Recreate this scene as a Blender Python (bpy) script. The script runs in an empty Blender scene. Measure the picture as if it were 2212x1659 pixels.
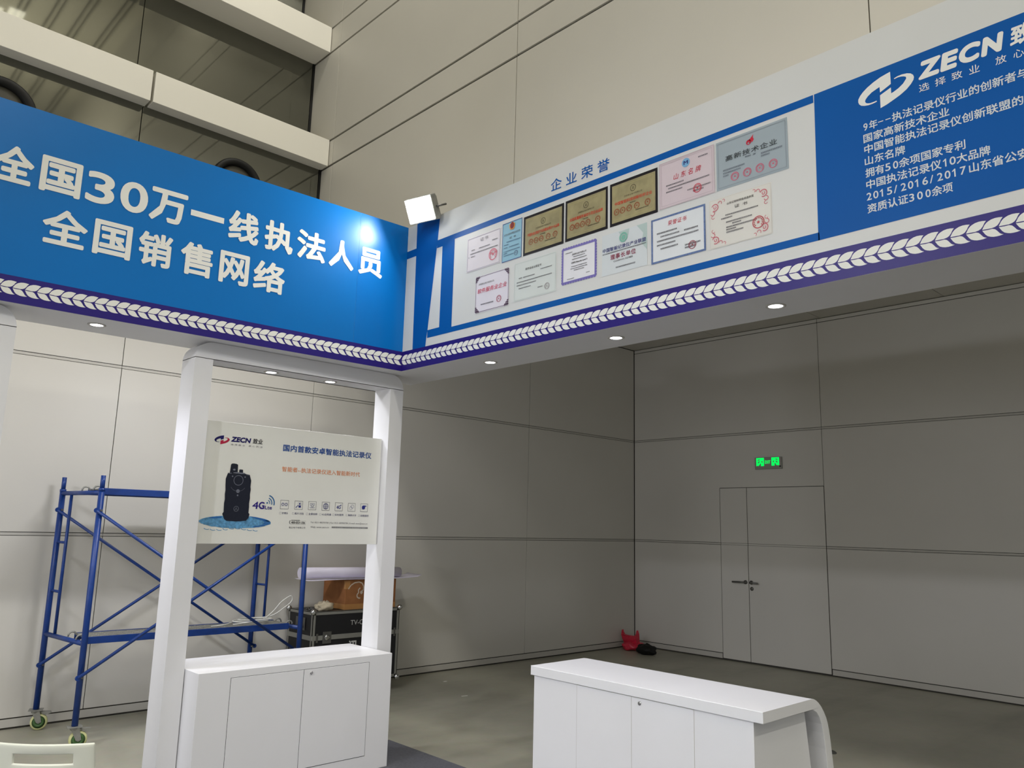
import bpy, bmesh, math, random
from mathutils import Vector, Matrix
from mathutils.geometry import tessellate_polygon

random.seed(7)
sc = bpy.context.scene
col = sc.collection

# ------------------------------------------------------------------ camera
CAM_H = 1.68
YAW, PITCH, ROLL, FPX = 0.81477, 0.17775, 0.02542, 1712.47
fwd = Vector((math.cos(YAW)*math.cos(PITCH), math.sin(YAW)*math.cos(PITCH), math.sin(PITCH)))
rgt = Vector((math.sin(YAW), -math.cos(YAW), 0.0))
upv = rgt.cross(fwd)
r2 = rgt*math.cos(ROLL) + upv*math.sin(ROLL)
u2 = -rgt*math.sin(ROLL) + upv*math.cos(ROLL)
cam = bpy.data.cameras.new('camera')
cam.sensor_fit = 'HORIZONTAL'
cam.sensor_width = 36.0
cam.lens = FPX/2212*36.0
cam.clip_start = 0.05
camo = bpy.data.objects.new('camera', cam)
camo.matrix_world = Matrix(((r2.x, u2.x, -fwd.x, 0), (r2.y, u2.y, -fwd.y, 0), (r2.z, u2.z, -fwd.z, CAM_H), (0, 0, 0, 1)))
col.objects.link(camo)
sc.camera = camo

# ------------------------------------------------------------------ world, exposure, hall lights
vs = sc.view_settings
vs.view_transform = 'Standard'; vs.look = 'None'; vs.gamma = 1.0; vs.use_curve_mapping = False
vs.exposure = -0.06
w = bpy.data.worlds.new('hall_air'); sc.world = w; w.use_nodes = True
w.node_tree.nodes['Background'].inputs[0].default_value = (0.99, 1.0, 0.97, 1)
w.node_tree.nodes['Background'].inputs[1].default_value = 0.44

def area(name, loc, size, energy, color, aim=None, sy=None, spread=None):
    l = bpy.data.lights.new(name, 'AREA'); l.energy = energy; l.color = color
    l.size = size
    if sy: l.shape = 'RECTANGLE'; l.size_y = sy
    if spread: l.spread = spread
    o = bpy.data.objects.new(name, l); o.location = loc
    if aim is not None:
        o.rotation_euler = (Vector(aim)-Vector(loc)).to_track_quat('-Z', 'Y').to_euler()
    col.objects.link(o); return o

HALL = (1.0, 0.965, 0.87)
for hx, hy, he, hs in ((0.6, -5.8, 450, 0.6), (3.2, 4.6, 175, 0.9), (-3.0, -2.6, 120, 2.0), (-5.0, -9.0, 260, 2.0), (-9.5, -3.0, 70, 2.0), (-9.0, 3.0, 30, 2.0)):
    area('hall_lamp', (hx, hy, 10.7), hs, he, HALL)
area('hall_lamp', (2.33, -0.6, 10.9), 0.26, 1.8, HALL, sy=0.42)
area('hall_lamp', (2.00, -0.75, 10.9), 0.26, 1.8, HALL, sy=0.42)
area('added_ceiling_wash', (1.2, -1.8, 7.6), 3.0, 560, HALL, aim=(1.2, -1.8, 11))  # uplight added to brighten the ceiling that the dark cladding mirrors
# the booth's own floodlight beyond the frame, then unseen lamps added as fill
LED = (0.93, 0.94, 1.0)
area('led_beam', (-1.56, 3.0, 4.12), 0.19, 34, LED, aim=(3.6, 2.4, 1.0), sy=0.14, spread=math.radians(95))
area('added_low_fill', (-8.0, 2.5, 1.9), 1.6, 120, LED, aim=(4.0, 3.0, 0.7))  # unseen low fill, added to lift the door wall and counter front
area('added_low_fill', (-7.0, 6.3, 2.2), 1.2, 45, LED, aim=(3.0, 7.0, 0.6))  # second added fill, grazing the back wall and the floor before it
area('led_beam', (2.7, 5.60, 3.00), 0.6, 22, LED, aim=(3.2, 7.5, 0.5), sy=0.12)  # lamp hidden behind the header, added to brighten the lower back wall
area('led_beam', (0.0, 5.60, 3.00), 0.6, 24, LED, aim=(0.9, 7.5, 0.6), sy=0.12)  # its added twin, washing the far end of the same wall

# ------------------------------------------------------------------ materials
def lin(c):
    c = c/255.0
    return c/12.92 if c <= 0.04045 else ((c+0.055)/1.055)**2.4
def srgb(r, g, b): return (lin(r), lin(g), lin(b), 1.0)

MATS = {}
def mat(name, color, rough=0.5, spec=0.4, metal=0.0, var=0.0, vscale=8.0, bump=0.0, bscale=60.0, emit=None, estr=0.0, coat=0.0):
    """procedural surface: a base colour with a little noise variation and an optional fine bump"""
    if name in MATS: return MATS[name]
    m = bpy.data.materials.new(name); m.use_nodes = True
    nt = m.node_tree; b = nt.nodes['Principled BSDF']
    b.inputs['Base Color'].default_value = color
    b.inputs['Roughness'].default_value = rough
    b.inputs['Specular IOR Level'].default_value = spec
    b.inputs['Metallic'].default_value = metal
    if coat: b.inputs['Coat Weight'].default_value = coat
    if emit:
        b.inputs['Emission Color'].default_value = emit
        b.inputs['Emission Strength'].default_value = estr
    tc = None
    if var or bump:
        tc = nt.nodes.new('ShaderNodeTexCoord')
    if var:
        n = nt.nodes.new('ShaderNodeTexNoise'); n.inputs['Scale'].default_value = vscale; n.inputs['Detail'].default_value = 5
        r = nt.nodes.new('ShaderNodeValToRGB')
        r.color_ramp.elements[0].position = 0.3; r.color_ramp.elements[1].position = 0.72
        lo = tuple(c*(1-var) for c in color[:3])+(1,); hi = tuple(min(1, c*(1+var)) for c in color[:3])+(1,)
        r.color_ramp.elements[0].color = lo; r.color_ramp.elements[1].color = hi
        nt.links.new(tc.outputs['Object'], n.inputs['Vector']); nt.links.new(n.outputs['Fac'], r.inputs['Fac'])
        nt.links.new(r.outputs['Color'], b.inputs['Base Color'])
    if bump:
        n2 = nt.nodes.new('ShaderNodeTexNoise'); n2.inputs['Scale'].default_value = bscale; n2.inputs['Detail'].default_value = 3
        bp = nt.nodes.new('ShaderNodeBump'); bp.inputs['Strength'].default_value = bump; bp.inputs['Distance'].default_value = 0.01
        nt.links.new(tc.outputs['Object'], n2.inputs['Vector']); nt.links.new(n2.outputs['Fac'], bp.inputs['Height'])
        nt.links.new(bp.outputs['Normal'], b.inputs['Normal'])
    MATS[name] = m
    return m

M_WALL = mat('wall_panel_paint', srgb(204, 201, 194), 0.45, 0.35, var=0.025, vscale=0.9)
M_GAP = mat('joint_shadow_gap', srgb(70, 68, 64), 0.9, 0.1, var=0.05)
M_STRIP = mat('joint_strip', srgb(190, 187, 180), 0.5, 0.3, var=0.02)
M_UPPER = mat('upper_wall_paint', srgb(197, 193, 182), 0.45, 0.35, var=0.025, vscale=0.9)
M_BEAM = mat('cladding_beam_paint', srgb(224, 221, 211), 0.45, 0.35, var=0.02, vscale=1.0)
M_DARK = mat('dark_glossy_cladding', srgb(98, 98, 88), 0.035, 0.9, metal=0.6, var=0.05, vscale=0.6, bump=0.02, bscale=1.7)
M_RUBBER = mat('black_seal', srgb(18, 18, 17), 0.6, 0.3, var=0.05)
M_CEIL = mat('hall_ceiling_sheet', srgb(200, 196, 180), 0.8, 0.2, var=0.08, vscale=0.5)
M_PIPE = mat('ceiling_pipe', srgb(70, 68, 60), 0.6, 0.3, var=0.05)
M_FLOOR = None
M_CARPET = mat('grey_carpet', srgb(104, 105, 111), 0.95, 0.1, var=0.12, vscale=60, bump=0.6, bscale=400)
M_WHITE = mat('white_lacquer', srgb(226, 226, 228), 0.42, 0.4, var=0.012, vscale=3)
M_WHITE2 = mat('white_counter_lacquer', srgb(234, 234, 236), 0.35, 0.45, var=0.012, vscale=3)
M_SEAM = mat('door_seam', srgb(60, 60, 62), 0.8, 0.1, var=0.05)
M_CHROME = mat('chrome', srgb(200, 200, 200), 0.18, 0.5, metal=1.0, var=0.03)
M_STEEL = mat('brushed_steel', srgb(120, 120, 118), 0.35, 0.5, metal=0.9, var=0.05)
M_BLUEPRINT = mat('blue_banner_print', srgb(2, 108, 184), 0.32, 0.25, var=0.03, vscale=2.0)
M_BLUEPRINT2 = mat('blue_banner_overlap', srgb(2, 106, 184), 0.30, 0.25, var=0.03, vscale=2.0)
M_BLUE_R = mat('deep_blue_print', srgb(1, 84, 160), 0.5, 0.15, var=0.03, vscale=2.0)
M_NAVY = mat('navy_border_print', srgb(32, 14, 112), 0.45, 0.35, var=0.03, vscale=2.0)
M_PRINTW = mat('white_print', srgb(208, 209, 206), 0.45, 0.3, var=0.015, vscale=3)
M_LETTER = mat('white_lettering', srgb(228, 228, 222), 0.5, 0.25, var=0.012)
M_PANELW = mat('sign_board_white', srgb(226, 226, 220), 0.5, 0.3, var=0.012)
M_SCAF = mat('scaffold_blue_paint', srgb(12, 54, 126), 0.38, 0.5, var=0.12, vscale=18)
M_GALV = mat('galvanised_steel', srgb(150, 150, 144), 0.5, 0.5, metal=0.5, var=0.15, vscale=25)
M_WHEEL = mat('pale_yellow_tyre', srgb(205, 206, 150), 0.5, 0.4, var=0.08, vscale=30)
M_HUB = mat('green_wheel_hub', srgb(70, 104, 58), 0.5, 0.4, var=0.1, vscale=30)
M_CASE = mat('black_case_laminate', srgb(26, 26, 29), 0.5, 0.4, var=0.08, vscale=20)
M_ALU = mat('aluminium_edging', srgb(165, 165, 160), 0.38, 0.5, metal=0.7, var=0.05)
M_CARD = mat('brown_cardboard', srgb(150, 100, 62), 0.75, 0.2, var=0.12, vscale=12)
M_TAPE = mat('packing_tape', srgb(176, 126, 72), 0.3, 0.5, var=0.06)
M_CHALK = mat('chalk_mark', srgb(205, 190, 170), 0.9, 0.1, var=0.1, vscale=60)
M_ROLL = mat('white_vinyl_roll', srgb(222, 216, 232), 0.35, 0.4, var=0.015)
M_RAG = mat('pale_rag', srgb(196, 184, 160), 0.9, 0.1, var=0.12, vscale=30)
M_BAG = mat('red_plastic_bag', srgb(200, 40, 66), 0.35, 0.5, var=0.15, vscale=20)
M_BLACKBAG = mat('black_plastic', srgb(16, 16, 14), 0.6, 0.3, var=0.1)
M_CABLE = mat('white_cable', srgb(220, 220, 214), 0.5, 0.3, var=0.03)
M_CHAIR = mat('cream_plastic', srgb(226, 228, 214), 0.35, 0.45, var=0.015)
M_LENS = mat('lamp_lens', (1, 1, 1, 1), 0.4, 0.3, emit=(0.93, 0.93, 1.0, 1), estr=14.0)
M_FLOOD = mat('flood_lens', (1, 1, 1, 1), 0.4, 0.3, emit=(1.0, 1.0, 0.97, 1), estr=40.0)
M_EXITG = mat('exit_green', srgb(10, 220, 90), 0.5, 0.2, emit=(0.0, 0.80, 0.10, 1), estr=1.1)
M_EXITP = mat('exit_plate', srgb(150, 150, 142), 0.4, 0.4, var=0.03)
M_PAPER = mat('white_paper', srgb(225, 224, 216), 0.7, 0.2, var=0.03)

def ink(name, r, g, b, rough=0.5): return mat('ink_'+name, srgb(r, g, b), rough, 0.25, var=0.02)

def floor_material():
    m = bpy.data.materials.new('worn_concrete'); m.use_nodes = True
    nt = m.node_tree; b = nt.nodes['Principled BSDF']; b.inputs['Roughness'].default_value = 0.42
    tc = nt.nodes.new('ShaderNodeTexCoord')
    n = nt.nodes.new('ShaderNodeTexNoise'); n.inputs['Scale'].default_value = 0.55; n.inputs['Detail'].default_value = 8; n.inputs['Roughness'].default_value = 0.62
    r = nt.nodes.new('ShaderNodeValToRGB')
    r.color_ramp.elements[0].position = 0.30; r.color_ramp.elements[0].color = srgb(146, 144, 129)
    r.color_ramp.elements[1].position = 0.70; r.color_ramp.elements[1].color = srgb(182, 180, 164)
    n2 = nt.nodes.new('ShaderNodeTexNoise'); n2.inputs['Scale'].default_value = 14; n2.inputs['Detail'].default_value = 4
    mx = nt.nodes.new('ShaderNodeMixRGB'); mx.blend_type = 'MULTIPLY'; mx.inputs[0].default_value = 0.14
    mp = nt.nodes.new('ShaderNodeMapping'); mp.inputs['Scale'].default_value = (0.25, 1.6, 1)
    n3 = nt.nodes.new('ShaderNodeTexNoise'); n3.inputs['Scale'].default_value = 1.4; n3.inputs['Detail'].default_value = 6
    r3 = nt.nodes.new('ShaderNodeValToRGB'); r3.color_ramp.elements[0].position = 0.30; r3.color_ramp.elements[0].color = (0.72, 0.72, 0.70, 1)
    r3.color_ramp.elements[1].position = 0.46; r3.color_ramp.elements[1].color = (1, 1, 1, 1)
    m2 = nt.nodes.new('ShaderNodeMixRGB'); m2.blend_type = 'MULTIPLY'; m2.inputs[0].default_value = 0.8
    L = nt.links.new
    L(tc.outputs['Object'], n.inputs['Vector']); L(n.outputs['Fac'], r.inputs['Fac'])
    L(tc.outputs['Object'], n2.inputs['Vector']); L(r.outputs['Color'], mx.inputs[1]); L(n2.outputs['Color'], mx.inputs[2])
    L(tc.outputs['Object'], mp.inputs['Vector']); L(mp.outputs['Vector'], n3.inputs['Vector']); L(n3.outputs['Fac'], r3.inputs['Fac'])
    L(mx.outputs['Color'], m2.inputs[1]); L(r3.outputs['Color'], m2.inputs[2]); L(m2.outputs['Color'], b.inputs['Base Color'])
    return m
M_FLOOR = floor_material()

# ------------------------------------------------------------------ mesh helpers
class MB:
    """collects boxes, prisms, tubes and lathes; build() links them as ONE mesh object"""
    def __init__(s): s.v = []; s.f = []; s.sm = []
    def add(s, vs_, fs, smooth=False):
        o = len(s.v); s.v += [tuple(p) for p in vs_]
        for f in fs: s.f.append(tuple(i+o for i in f)); s.sm.append(smooth)
        return s
    def box(s, x0, x1, y0, y1, z0, z1):
        v = [(x, y, z) for z in (z0, z1) for y in (y0, y1) for x in (x0, x1)]
        return s.add(v, [(0, 2, 3, 1), (4, 5, 7, 6), (0, 1, 5, 4), (2, 6, 7, 3), (0, 4, 6, 2), (1, 3, 7, 5)])
    def loft(s, rings, cap=True, smooth=True, closed=True):
        n = len(rings[0]); vs_ = [p for r in rings for p in r]; fs = []
        for i in range(len(rings)-1):
            for j in range(n if closed else n-1):
                a = i*n+j; b = i*n+(j+1) % n
                fs.append((a, b, b+n, a+n))
        s.add(vs_, fs, smooth)
        if cap and closed:
            s.add(rings[0], [tuple(range(n))[::-1]]); s.add(rings[-1], [tuple(range(n))])
        return s
    def tube(s, pts, r, n=12, cap=True, r_end=None):
        pts = [Vector(p) for p in pts]; rings = []
        t0 = (pts[1]-pts[0]).normalized()
        a = Vector((0, 0, 1)) if abs(t0.z) < 0.9 else Vector((1, 0, 0))
        nx = t0.cross(a).normalized()
        for i, p in enumerate(pts):
            t = (pts[min(i+1, len(pts)-1)]-pts[max(i-1, 0)]).normalized()
            nx = (nx-t*nx.dot(t)).normalized(); ny = t.cross(nx)
            rr = r if r_end is None else r+(r_end-r)*i/(len(pts)-1)
            rings.append([p+(nx*math.cos(2*math.pi*k/n)+ny*math.sin(2*math.pi*k/n))*rr for k in range(n)])
        return s.loft(rings, cap)
    def lathe(s, prof, c=(0, 0, 0), axis='z', n=32):
        rings = []
        for (r, h) in prof:
            ring = []
            for k in range(n):
                a = 2*math.pi*k/n; p = (r*math.cos(a), r*math.sin(a), h)
                if axis == 'x': p = (p[2], p[0], p[1])
                if axis == 'y': p = (p[0], p[2], p[1])
                ring.append((p[0]+c[0], p[1]+c[1], p[2]+c[2]))
            rings.append(ring)
        return s.loft(rings, True)
    def prism(s, poly, fn, d0, d1):
        """poly in 2-D, fn(u, v, d) -> 3-D; a solid between depth d0 and d1"""
        n = len(poly)
        a = [fn(u, v, d0) for u, v in poly]; b = [fn(u, v, d1) for u, v in poly]
        fs = [(i, (i+1) % n, (i+1) % n+n, i+n) for i in range(n)]
        s.add(a+b, fs)
        tr = tessellate_polygon([[Vector((u, v, 0)) for u, v in poly]])
        s.add(a, [tuple(t) for t in tr]); s.add(b, [tuple(t)[::-1] for t in tr])
        return s
    def ball(s, c, r, n=12, m=8, sq=(1, 1, 1)):
        rings = []
        for i in range(1, m):
            th = math.pi*i/m
            rings.append([(c[0]+sq[0]*r*math.sin(th)*math.cos(2*math.pi*k/n), c[1]+sq[1]*r*math.sin(th)*math.sin(2*math.pi*k/n), c[2]+sq[2]*r*math.cos(th)) for k in range(n)])
        return s.loft(rings, True)
    def build(s, name, m, parent=None, bevel=0.0, seg=2, fix=True):
        me = bpy.data.meshes.new(name); me.from_pydata(s.v, [], s.f); me.update()
        me.polygons.foreach_set('use_smooth', s.sm)
        if fix:
            bm = bmesh.new(); bm.from_mesh(me)
            bmesh.ops.remove_doubles(bm, verts=bm.verts, dist=1e-6)
            bmesh.ops.recalc_face_normals(bm, faces=bm.faces); bm.to_mesh(me); bm.free()
        o = bpy.data.objects.new(name, me); me.materials.append(m); col.objects.link(o)
        if parent is not None: adopt(o, parent)
        if bevel:
            b = o.modifiers.new('edge', 'BEVEL'); b.width = bevel; b.segments = seg; b.limit_method = 'ANGLE'; b.angle_limit = math.radians(40)
        return o

def loc_mat(o):
    m = Matrix.Translation(o.location) @ o.rotation_euler.to_matrix().to_4x4()
    return m if o.parent is None else loc_mat(o.parent) @ o.matrix_parent_inverse @ m
def adopt(o, parent, world=True):
    o.parent = parent
    o.matrix_parent_inverse = loc_mat(parent).inverted() if world else Matrix.Identity(4)
def tag(o, label, cat, group=None, kind=None):
    o['label'] = label; o['category'] = cat
    if group: o['group'] = group
    if kind: o['kind'] = kind
    return o
def thing(name, label, cat, loc=(0, 0, 0), rz=0.0, group=None):
    o = bpy.data.objects.new(name, None); o.empty_display_size = 0.1
    o.location = loc; o.rotation_euler = (0, 0, rz); col.objects.link(o)
    return tag(o, label, cat, group)
def structure(o, label=None):
    o['kind'] = 'structure'
    if label: o['label'] = label
    return o

# ------------------------------------------------------------------ lettering and flat print helpers
TXT = {}
def text2d(s_, space=1.0):
    key = (s_, space)
    if key in TXT: return TXT[key]
    c = bpy.data.curves.new('t', 'FONT'); c.body = s_; c.size = 1.0; c.resolution_u = 2 if ord(max(s_)) > 255 else 6; c.space_character = space
    o = bpy.data.objects.new('t', c); col.objects.link(o)
    dg = bpy.context.evaluated_depsgraph_get(); dg.update()
    me = bpy.data.meshes.new_from_object(o.evaluated_get(dg))
    vs_ = [(v.co.x, v.co.y) for v in me.vertices]; fs = [tuple(p.vertices) for p in me.polygons]
    bpy.data.objects.remove(o); bpy.data.curves.remove(c); bpy.data.meshes.remove(me)
    TXT[key] = (vs_, fs); return TXT[key]
def bbox(vs_):
    xs = [p[0] for p in vs_]; ys = [p[1] for p in vs_]
    return min(xs), max(xs), min(ys), max(ys)

# printed planes: (u, v, layer) -> world point; every layer sits a fraction of a millimetre prouder
XF, YF, TILT = 3.477, 4.927, 0.027
CA, SA = math.cos(math.atan(TILT)), math.sin(math.atan(TILT))
LAY = 0.0007
def RF(u, v, l): return (XF-0.0005-l*LAY, u, v)                       # fascia running along Y, seen from -X
def LF(u, v, l): return (XF-u*CA-(0.0005+l*LAY)*SA, YF+u*SA-(0.0005+l*LAY)*CA, v)   # fascia running along X, u from the corner
YS = 5.15
def SG(u, v, l): return (u, YS-0.0005-l*LAY, v)                       # sign board
XW = 9.72

class Flat(MB):
    """flat printed shapes on a plane"""
    def __init__(s, plane, layer): super().__init__(); s.pl = plane; s.l = layer
    def poly(s, pts):
        tr = tessellate_polygon([[Vector((u, v, 0)) for u, v in pts]])
        return s.add([s.pl(u, v, s.l) for u, v in pts], [tuple(t) for t in tr])
    def rect(s, u0, u1, v0, v1): return s.add([s.pl(u, v, s.l) for u, v in ((u0, v0), (u1, v0), (u1, v1), (u0, v1))], [(0, 1, 2, 3)])
    def frame(s, u0, u1, v0, v1, t, tv=None):
        tv = t if tv is None else tv
        sg = 1 if u1 > u0 else -1
        s.rect(u0, u1, v0, v0+tv); s.rect(u0, u1, v1-tv, v1); s.rect(u0, u0+sg*t, v0+tv, v1-tv); s.rect(u1-sg*t, u1, v0+tv, v1-tv)
        return s
    def disc(s, cu, cv, ru, rv=None, n=28):
        rv = ru if rv is None else rv
        return s.add([s.pl(cu+ru*math.cos(2*math.pi*k/n), cv+rv*math.sin(2*math.pi*k/n), s.l) for k in range(n)], [tuple(range(n))])
    def ring(s, cu, cv, ro, ri, a0=0, a1=360, n=28, k=1.0):
        vs_ = []
        for i in range(n+1):
            a = math.radians(a0+(a1-a0)*i/n)
            vs_ += [s.pl(cu+ro*k*math.cos(a), cv+ro*math.sin(a), s.l), s.pl(cu+ri*k*math.cos(a), cv+ri*math.sin(a), s.l)]
        return s.add(vs_, [(2*i, 2*i+1, 2*i+3, 2*i+2) for i in range(n)])
    def star(s, cu, cv, r):
        for i in range(5):
            a = math.pi/2+i*2*math.pi/5
            s.poly([(cu, cv), (cu+.4*r*math.cos(a-math.pi/5), cv+.4*r*math.sin(a-math.pi/5)), (cu+r*math.cos(a), cv+r*math.sin(a)), (cu+.4*r*math.cos(a+math.pi/5), cv+.4*r*math.sin(a+math.pi/5))])
        return s
    def text(s, t, u0, u1, v0, v1, bold=0.0, space=1.0, shear=0.0, more=''):
        """fit t into the box u0..u1 (reading direction), v0..v1; more is set on at the same scale"""
        vs_, fs = text2d(t, space); a0, a1, b0, b1 = bbox(vs_)
        if more: vs_, fs = text2d(t+more, space)
        sg = 1 if u1 > u0 else -1
        bw = bold*abs(v1-v0)                      # stroke thickened by overprinting the glyph a hair to each side
        u0 += sg*bw; u1 -= sg*bw; v0 += bw; v1 -= bw
        ku = (u1-u0)/(a1-a0); kv = (v1-v0)/(b1-b0)
        n = 0 if not bold else (12 if bold > 0.02 else 6)
        for i, (dx, dy) in enumerate([(0, 0)]+[(bw*math.cos(2*math.pi*k/n), bw*math.sin(2*math.pi*k/n)) for k in range(n)]):
            s.add([s.pl(u0+dx+(x-a0)*ku+shear*(y-b0)*kv*sg, v0+dy+(y-b0)*kv, s.l+i*.045) for x, y in vs_], fs)
        return s
    def dashes(s, u0, u1, v, h, seed=0):
        """a row of print too small to read"""
        rnd = random.Random(seed); sg = 1 if u1 > u0 else -1; u = u0
        while (u1-u)*sg > h*0.4:
            wd = h*rnd.uniform(0.75, 0.95); g = h*rnd.uniform(0.15, 0.28)
            s.rect(u, u+sg*wd, v, v+h*rnd.uniform(0.32, 0.45)); s.rect(u, u+sg*wd, v+h*0.62, v+h)
            s.rect(u+sg*wd*0.4, u+sg*wd*0.62, v+h*.3, v+h*.7)
            u += sg*(wd+g)
        return s
    def build(s, name, m, parent=None): return super().build(name, m, parent, fix=False)

# ================================================================== THE SETTING
def panel_wall(name, fn, cells, depth=0.012, gap=0.003, back=0.12, m=M_WALL, ext=None, strips=()):
    """flush cladding panels (solid, a hair apart) in front of a dark backing: ONE structure with its joints"""
    b = MB()
    for (u0, u1, v0, v1) in cells:
        b.prism([(u0+gap, v0+gap), (u1-gap, v0+gap), (u1-gap, v1-gap), (u0+gap, v1-gap)], fn, 0.0, depth)
    o = structure(b.build(name, m, bevel=0.0015, seg=1))
    u0, u1, v0, v1 = ext
    k = MB(); k.prism([(u0, v0), (u1, v0), (u1, v1), (u0, v1)], fn, depth+0.0005, back)
    k.build('backing', M_GAP, o)
    if strips:
        s = MB()
        for (a0, a1, b0, b1) in strips: s.prism([(a0, b0), (a1, b0), (a1, b1), (a0, b1)], fn, 0.004, depth)
        s.build('joint_strip', M_STRIP, o)
    return o

YA = 7.535
S2, S1, ZS = 1.521, 3.008, 4.442
T = 0.013
fl = MB(); fl.box(-14, 10.2, -14, 7.9, -0.12, 0.0)
structure(fl.build('floor', M_FLOOR))

# back wall, faces the booth
xs = [-11.2, -9.3, -7.4, -5.4, -3.5, -1.6, 0.33, 2.262, 4.197, 7.443, 9.715]
cells = []; strips = []
zrow = [(0.085, S2-T), (S2+T, S1-T), (S1+T, ZS-T), (ZS+T, 4.90)]
for i in range(len(xs)-1):
    for (a, b) in zrow:
        if a > 4.4 and xs[i] >= 4.1: continue
        if a > 4.4 and xs[i+1] > 4.1: cells.append((xs[i], 4.085, a, b))
        elif b > 4.4 and xs[i] >= 4.1: cells.append((xs[i], xs[i+1], a, 4.435))
        else: cells.append((xs[i], xs[i+1], a, b))
    for z in (S2, S1): strips.append((xs[i]+.002, xs[i+1]-.002, z-T+.002, z+T-.002))
panel_wall('wall_back', lambda u, v, d: (u, YA+d, v), cells, ext=(-11.2, 9.84, 0.0, 4.44), strips=strips)
bb = MB(); bb.box(-11.2, 9.715, YA+.004, YA+.02, 0.016, 0.078)
structure(bb.build('baseboard_back', M_STRIP))

# wall with the flush double door
yj = [-5.2, -2.0, 1.3, 4.565]
cells = []; strips = []
DY0, DY1, DZ = 4.567, 6.056, 2.276
for i in range(len(yj)-1):
    for (a, b) in ((0.085, S2-T), (S2+T, S1-T), (S1+T, 4.385), (4.387, 4.437)): cells.append((yj[i], yj[i+1], a, b))
    for z in (S2, S1): strips.append((yj[i]+.002, yj[i+1]-.002, z-T+.002, z+T-.002))
cells += [(6.056, 7.53, 0.085, S2-T), (4.565, 7.53, S1+T, 4.385), (4.565, 7.53, 4.387, 4.437)]
strips += [(6.06, 7.53, S2-T+.002, S2+T-.002), (4.567, 7.53, S1-T+.002, S1+T-.002)]
wr = panel_wall('wall_right', lambda u, v, d: (XW+d, u, v), cells, ext=(-5.2, 7.66, 0.0, 4.44), strips=strips)
lp = MB(); lp.prism([(4.568, DZ+.003), (6.059, DZ+.003), (6.059, S2+T+.003), (7.527, S2+T+.003), (7.527, S1-T-.003), (4.568, S1-T-.003)], lambda u, v, d: (XW+d, u, v), 0.0, 0.012)
lp.build('panel_over_door', M_WALL, wr, bevel=0.0015, seg=1)
bb = MB(); bb.box(XW+.004, XW+.02, -5.2, DY0-.01, 0.016, 0.078); bb.box(XW+.004, XW+.02, DY1+.01, 7.53, 0.016, 0.078)
structure(bb.build('baseboard_right', M_STRIP))

def leaf(y0, y1):
    b = MB()
    for (a, c) in ((0.022, S2-T), (S2-T+.003, S2+T-.003), (S2+T, DZ-.004)):
        b.prism([(y0, a), (y1, a), (y1, c), (y0, c)], lambda u, v, d: (XW+d, u, v), 0.0 if c-a > .1 else 0.003, 0.011)
    return b
d1 = structure(leaf(4.572, 5.640).build('door_1', M_WALL, bevel=0.0012, seg=1), 'wide leaf of the flush grey double door')
d2 = structure(leaf(5.648, 6.052).build('door_2', M_WALL, bevel=0.0012, seg=1), 'narrow leaf of the flush grey double door')
def lever(par, yc, yt):
    b = MB(); b.lathe([(0.026, 0), (0.026, -.010), (0.012, -.012), (0.012, -.05)], (XW, yc, 1.03), 'x', 20)
    b.tube([(XW-.05, yc, 1.03), (XW-.055, yc+(yt-yc)*.2, 1.03), (XW-.055, yt, 1.027)], 0.012, 10)
    b.build('handle', M_STEEL, par)
lever(d1, 5.606, 5.490); lever(d2, 5.690, 5.860)
b = MB(); b.lathe([(0.024, 0), (0.024, -.008), (0.010, -.010), (0.008, -.012)], (XW, 5.600, 0.95), 'x', 20); b.build('keyhole', M_STEEL, d1)

# low ceiling over the recess beside the booth
b = MB()
for (a, c) in ((-4.2, -3), (-3, 0), (0, 1.53), (1.53, 3.03), (3.03, 4.515), (4.515, 6.05), (6.05, 7.535)):
    b.box(4.30, 9.84, a+.004, c-.004, ZS, ZS+.02)
so = structure(b.build('trim_1', M_WALL), 'underside of the low ceiling beside the booth')
b = MB(); b.box(4.30, 9.84, -4.2, 7.66, ZS+.021, ZS+.2); b.build('backing', M_GAP, so)

# tall panelled wall above the recess
XU = 4.10
cells = []
yu = [-4.2, -1.30, 1.55, 4.39, 7.31, 8.30]
zu = [4.385, 5.534, 5.843, 6.966, 7.28, 8.40, 8.71, 9.85, 11.0]
for i in range(len(yu)-1):
    for k in range(len(zu)-1):
        cells.append((yu[i], yu[i+1], zu[k]+(.008 if k else 0), zu[k+1]-.008))
panel_wall('wall_upper', lambda u, v, d: (XU+d, u, v), cells, depth=0.02, gap=0.0036, back=0.22, ext=(-4.2, 8.30, 4.388, 11.0), m=M_UPPER)

# dark glossy cladding above the back wall, stepping back with height
b = MB()
def bay(y, z0, z1):
    for (a, c) in ((-11.2, -8.6), (-8.59, -5.0), (-4.99, -1.40), (-1.39, 2.178), (2.186, 4.065)):
        b.box(a, c, y, y+.04, z0, z1)
bay(YA, 4.91, 5.55); bay(7.86, 5.83, 6.98); bay(8.24, 7.27, 8.42); bay(8.60, 8.70, 11.0)
ub = structure(b.build('wall_upper_back', M_DARK), 'dark glossy cladding high on the back wall')
k = MB(); k.box(-11.2, 4.09, YA+.041, 7.75, 4.46, 5.55); k.box(-11.2, 4.09, 7.901, 8.1, 5.55, 6.98); k.box(-11.2, 4.09, 8.281, 8.5, 6.98, 8.42); k.box(-11.2, 4.09, 8.641, 8.8, 8.42, 11)
k.box(4.07, 4.098, YA-.004, YA+.04, 4.91, 5.55); k.box(4.07, 4.098, 7.855, 7.9, 5.83, 6.98); k.box(4.07, 4.098, 8.236, 8.28, 7.27, 8.42)
k.build('seal', M_RUBBER, ub)
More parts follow.
